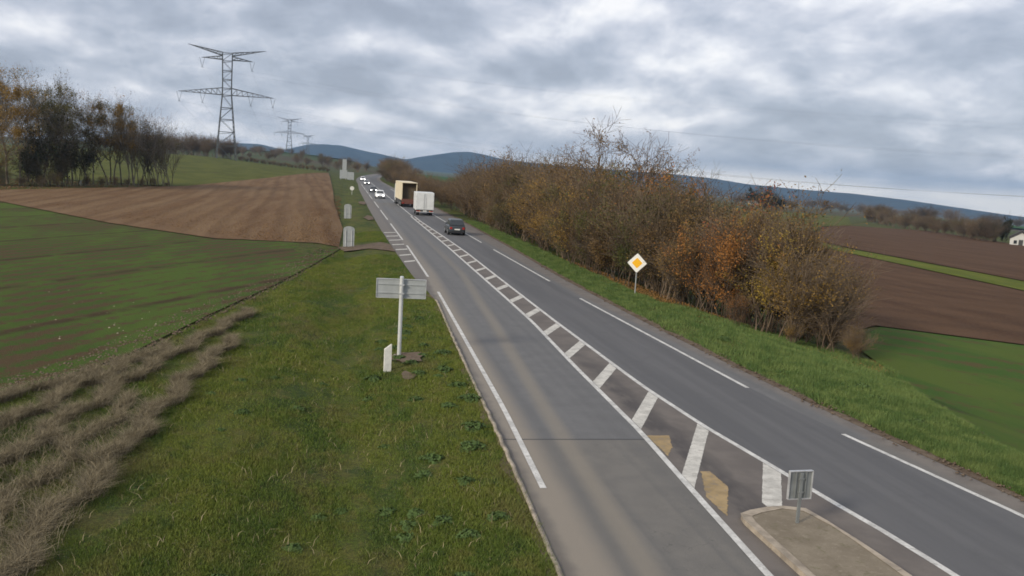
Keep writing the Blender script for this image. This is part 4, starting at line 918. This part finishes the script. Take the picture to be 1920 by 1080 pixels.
def car(u, v, rz, label, paint_, suv=True, lit=False, L=4.4, W=.9):
    o = place('car', u, v, rz, label, 'car', None, .02); t = 1.62 if suv else 1.46; b = 1.02 if suv else .92; h2 = L/2
    pn = mat('car_paint_'+paint_[0], paint_[1], .28, .2, var=.05, spec=.5)
    rings = [rr(W*.80, .38, b*.62, -h2), rr(W*.93, .27, b*.88, -h2+.10), rr(W*.98, .24, b*.99, -h2+.4), rr(W, .22, b, -h2+.9), rr(W, .22, b, .6), rr(W, .22, b-.06, h2-1.25), rr(W*.97, .24, b-.16, h2-.5), rr(W*.90, .28, b-.27, h2-.12), rr(W*.74, .36, b-.42, h2)]
    MB().loft(rings).build('body', pn, o, bevel=.03, smooth=True)
    y0, y1, y2, y3 = -h2+.28, -h2+.85, .25, 1.15
    wb, wt = W*.90, W*.70
    cab = MB().loft([[(-wb, y0, b-.03), (wb, y0, b-.03), (wb, y3, b-.08), (-wb, y3, b-.08)], [(-wt*1.03, y1-.12, t-.06), (wt*1.03, y1-.12, t-.06), (wt*1.03, y2+.1, t-.06), (-wt*1.03, y2+.1, t-.06)], [(-wt*.9, y1+.1, t), (wt*.9, y1+.1, t), (wt*.9, y2-.15, t), (-wt*.9, y2-.15, t)]])
    cab.build('roof', pn, o, bevel=.02, smooth=True)
    def lerp(a, b_, k): return tuple(a[i]+(b_[i]-a[i])*k for i in range(3))
    def pane(name, A, B, C_, D_, off, k0=.1, k1=.86, side=.08):
        def P(s_, t_): return lerp(lerp(A, B, s_), lerp(D_, C_, s_), t_)
        q = [P(side, k0), P(1-side, k0), P(1-side, k1), P(side, k1)]; q2 = [tuple(p[i]+off[i] for i in range(3)) for p in q]; q1 = [tuple(p[i]-off[i]*.5 for i in range(3)) for p in q]
        return MB().loft([q1, q2]).build(name, GLASS, o)
    A, B, C_, D_ = (-wb, y0, b-.03), (wb, y0, b-.03), (wt*1.03, y1-.12, t-.06), (-wt*1.03, y1-.12, t-.06); pane('rear_window', A, B, C_, D_, (0, -.016, .01))
    A, B, C_, D_ = (-wb, y3, b-.08), (wb, y3, b-.08), (wt*1.03, y2+.1, t-.06), (-wt*1.03, y2+.1, t-.06); pane('windscreen', A, B, C_, D_, (0, .016, .012))
    for s in (-1, 1):
        A, B, C_, D_ = (s*wb, y0, b-.03), (s*wb, y3, b-.08), (s*wt*1.03, y2+.1, t-.06), (s*wt*1.03, y1-.12, t-.06); pane('side_window', A, B, C_, D_, (s*.014, 0, .008), .12, .86, .07)
        for yy in (-h2+.82, h2-.88): wheel(o, s*(W+.005), yy, .345)
        MB().box(s*W*.95-.09, s*W*.95+.09, .78, .98, b-.02, b+.13, .02, .02).build('wing_mirror', pn, o, bevel=.02)
        MB().box(s*W*.72-.13, s*W*.72+.13, -h2-.0, -h2+.14, b*.62, b*.84, .02, .02).build('tail_light', TAIL, o)
        MB().box(s*W*.62-.17, s*W*.62+.17, h2-.22, h2-.02, b-.44, b-.28, .03, .02).build('headlight', HEAD if lit else RIM, o)
    MB().box(-.28, .28, -h2-.03, -h2+.05, .56, .68).build('number_plate', PLATE, o); MB().box(-W*.78, W*.78, -h2-.02, -h2+.2, .26, .42).build('bumper', TRIM, o, bevel=.02)
    MB().box(-W*.5, W*.5, h2-.08, h2+.02, .30, .50).build('grille', TRIM, o, bevel=.02)
    return o
car(11.70, 96.3, 0, 'dark grey SUV driving away behind the trucks', ('dark', (.035, .042, .048)))
car(7.25, 186, math.pi, 'nearest oncoming white car with headlights on', ('white', (.75, .76, .76)), True, True, 4.5, .93)
car(7.1, 222, math.pi, 'grey oncoming car close behind the nearest white one', ('grey', (.10, .105, .11)), False, True)
car(7.3, 296, math.pi, 'third oncoming car with headlights on', ('silver', (.30, .31, .32)), False, True)
car(7.2, 352, math.pi, 'furthest oncoming white van-like car near the end of the road', ('white', (.75, .76, .76)), True, True)
# white box truck seen from behind
BOXW = mat('white_box_body', (.60, .62, .62), .45, var=.05, scale=1.2); CREAM = mat('cream_curtain', (.66, .58, .42), .55, var=.06, scale=1); DARKIN = mat('dark_interior', (.085, .065, .042), .9)
REDL = mat('red_frame', (.13, .055, .04), .6); CHAS = mat('chassis', (.05, .05, .05), .7); AMBER = mat('amber_lamp', (.6, .2, .03), .4)
o = place('box_truck', 11.35, 129.2, 0, 'white box truck seen from behind between the dark car and the cream truck', 'truck', None, .02)
MB().box(-1.26, 1.26, .03, 4.6, .78, 3.22).build('box_body', BOXW, o, bevel=.03)
for s in (-1, 1):
    d_ = MB().box(s*.63-.60, s*.63+.60, -.03, .028, .86, 3.12).build('rear_door', BOXW, o, bevel=.008)
    MB().bar((s*.16, -.05, .88), (s*.16, -.05, 3.08), .018, 6).build('lock_bar', ALU, d_)
    for zz in (1.2, 1.95, 2.7): MB().box(s*1.20-.04, s*1.20+.04, -.05, -.03, zz-.05, zz+.05).build('hinge', ALU, d_)
    MB().box(s*1.0-.16, s*1.0+.16, -.0, .06, .55, .68).build('tail_light', TAIL, o); MB().box(s*.72-.08, s*.72+.08, -.0, .06, .55, .68).build('indicator', AMBER, o)
    wheel(o, s*1.12, 1.0, .40, .42); wheel(o, s*1.06, 5.3, .40)
m_ = MB(); m_.box(-1.24, 1.24, -.02, .10, .46, .56); m_.build('bumper', ALU, o, bevel=.01); MB().box(-.85, .85, .1, 5.6, .5, .76).build('chassis', CHAS, o); MB().box(-.26, .26, -.04, -.022, .60, .72).build('number_plate', PLATE, o)
m_ = MB(); m_.loft([rr(1.0, .45, 2.3, 4.65), rr(1.0, .45, 2.3, 5.3), rr(.98, .45, 1.4, 6.1), rr(.9, .45, 1.1, 6.5)]); m_.build('cab', BOXW, o, bevel=.03)
# cream articulated truck ahead of it
o = place('articulated_truck', 10.75, 152.6, math.radians(1.5), 'tall cream truck with dark open rear, ahead of the white box truck', 'truck', None, .02)
m_ = MB(); m_.box(-1.27, -1.22, .1, 12.6, 1.15, 3.95); m_.build('left_curtain', CREAM, o); m_ = MB(); m_.box(1.22, 1.27, .1, 12.6, 1.15, 3.95); m_.build('right_curtain', CREAM, o)
MB().box(-1.28, 1.28, -.25, 12.7, 3.955, 4.08).build('trailer_roof', CREAM, o, bevel=.02); MB().box(-1.215, 1.215, .75, 12.6, 1.16, 3.95).build('load', DARKIN, o)
MB().box(-1.21, 1.21, 12.62, 12.7, 1.16, 3.94).build('front_wall', BOXW, o); MB().box(-1.27, 1.27, .0, 12.6, 1.0, 1.14).build('trailer_deck', CHAS, o)
m_ = MB(); m_.box(-1.27, -1.14, .0, .095, 1.15, 3.95); m_.box(1.14, 1.27, .0, .095, 1.15, 3.95); m_.build('rear_frame', CREAM, o)
MB().box(-1.25, 1.25, -.06, .0, .55, 1.35).build('tailboard', REDL, o, bevel=.01); MB().box(-1.0, 1.0, .1, 12.5, .75, .99).build('chassis', CHAS, o)
m_ = MB(); m_.box(-1.26, -1.22, 3.4, 10, .45, .98); m_.build('side_guard', CHAS, o)
for s in (-1, 1):
    for yy in (1.5, 2.8, 4.1, 11.6): wheel(o, s*1.25, yy, .50, .4)
    MB().box(s*1.0-.18, s*1.0+.18, -.10, -.061, .60, .76).build('tail_light', TAIL, o)
m_ = MB(); m_.loft([rr(1.22, .55, 3.5, 13.0), rr(1.22, .5, 3.6, 14.2), rr(1.2, .45, 2.6, 15.0), rr(1.15, .45, 1.8, 15.15)]); m_.build('cab', BOXW, o, bevel=.04); [wheel(o, s*1.22, 14.3, .5, .35) for s in (-1, 1)]

# ================================================================== far farm buildings
def barn(u, v, rz, L, W, hw, hr, wallm, roofm, label, chim=False):
    o = place('farm_building', u, v, rz, label, 'building', None, -.3)
    MB().prism([(-W/2, 0), (W/2, 0), (W/2, hw), (0, hw+hr-.1), (-W/2, hw)], 1, -L/2, L/2).build('walls', wallm, o)
    for s in (-1, 1):
        a = Vector((s*(W/2+.4), 0, hw-.25*hr/W*2)); b = Vector((0, 0, hw+hr)); t = .65 if hr < 3 else .4
        MB().prism([(a.x, a.z), (b.x, b.z), (b.x, b.z+t), (a.x, a.z+t)], 1, -L/2-.4, L/2+.4).build('roof_slope', roofm, o)
    for s in (-1, 1): MB().box(s*W/4-.45, s*W/4+.45, -L/2-.03, -L/2+.02, hw*.4, hw*.8).build('window', GLASS, o)
    MB().box(-.6, .6, -L/2-.04, -L/2+.02, .3, 2.3).build('door', CHAS, o)
    if chim: MB().box(.3, .9, 0, .6, hw+hr*.5, hw+hr+.8).build('chimney', roofm, o)
    return o
WALLW = mat('white_render', (.46, .46, .44), .8, var=.06, scale=.5); ROOFD = mat('dark_roof', (.045, .042, .042), .8); ROOFP = mat('pale_roof', (.30, .31, .31), .7)
barn(207, 251, math.radians(-40), 7, 6.0, 2.6, 2.0, WALLW, ROOFD, 'small white gabled house with dark roof at the far right field edge')
plant('fir_tree', pp('shrub', 4, 'dark', 5200, BARKD, .16), 210, 262, 9, 0, 'dark conifer standing just behind the small white house', 'tree', None, .5)
barn(560, 1180, math.radians(60), 26, 14, 5, 3.5, WALLW, ROOFP, 'far farm shed with pale roof in the valley seen above the hedge')
barn(610, 1190, math.radians(40), 14, 10, 5, 4, WALLW, ROOFD, 'far white farmhouse right of the pale-roofed shed', True)
for i, (u, v, H) in enumerate([(268, 560, 15), (274, 565, 13), (282, 572, 11), (290, 580, 10)]):
    plant('knoll_tree', pp('shrub', 5-(i % 2), 'dark', 5200, BARKD, .16), u, v, H, i, 'dark tree on the skyline right of the tall hedge trees', 'tree', 'dark trees on the right hand skyline', 1.3)

# ================================================================== air
def haze():
    me = MB().box(-9600, 9600, -3300, 9600, -460, 150)
    m = bpy.data.materials.new('haze'); m.use_nodes = True; t = m.node_tree; t.nodes.clear(); n = NT(t)
    o_ = n.node('ShaderNodeOutputMaterial'); p_ = n.node('ShaderNodeVolumePrincipled')
    n.put(p_.inputs['Color'], (.44, .68, 1.0)); p_.inputs['Density'].default_value = 8.5e-5; p_.inputs['Anisotropy'].default_value = .2
    n.put(o_.inputs['Volume'], p_.outputs[0]); o = me.build('haze', m); tag(o, 'thin blue haze filling the air over the whole valley', 'haze', kind='stuff')
haze()
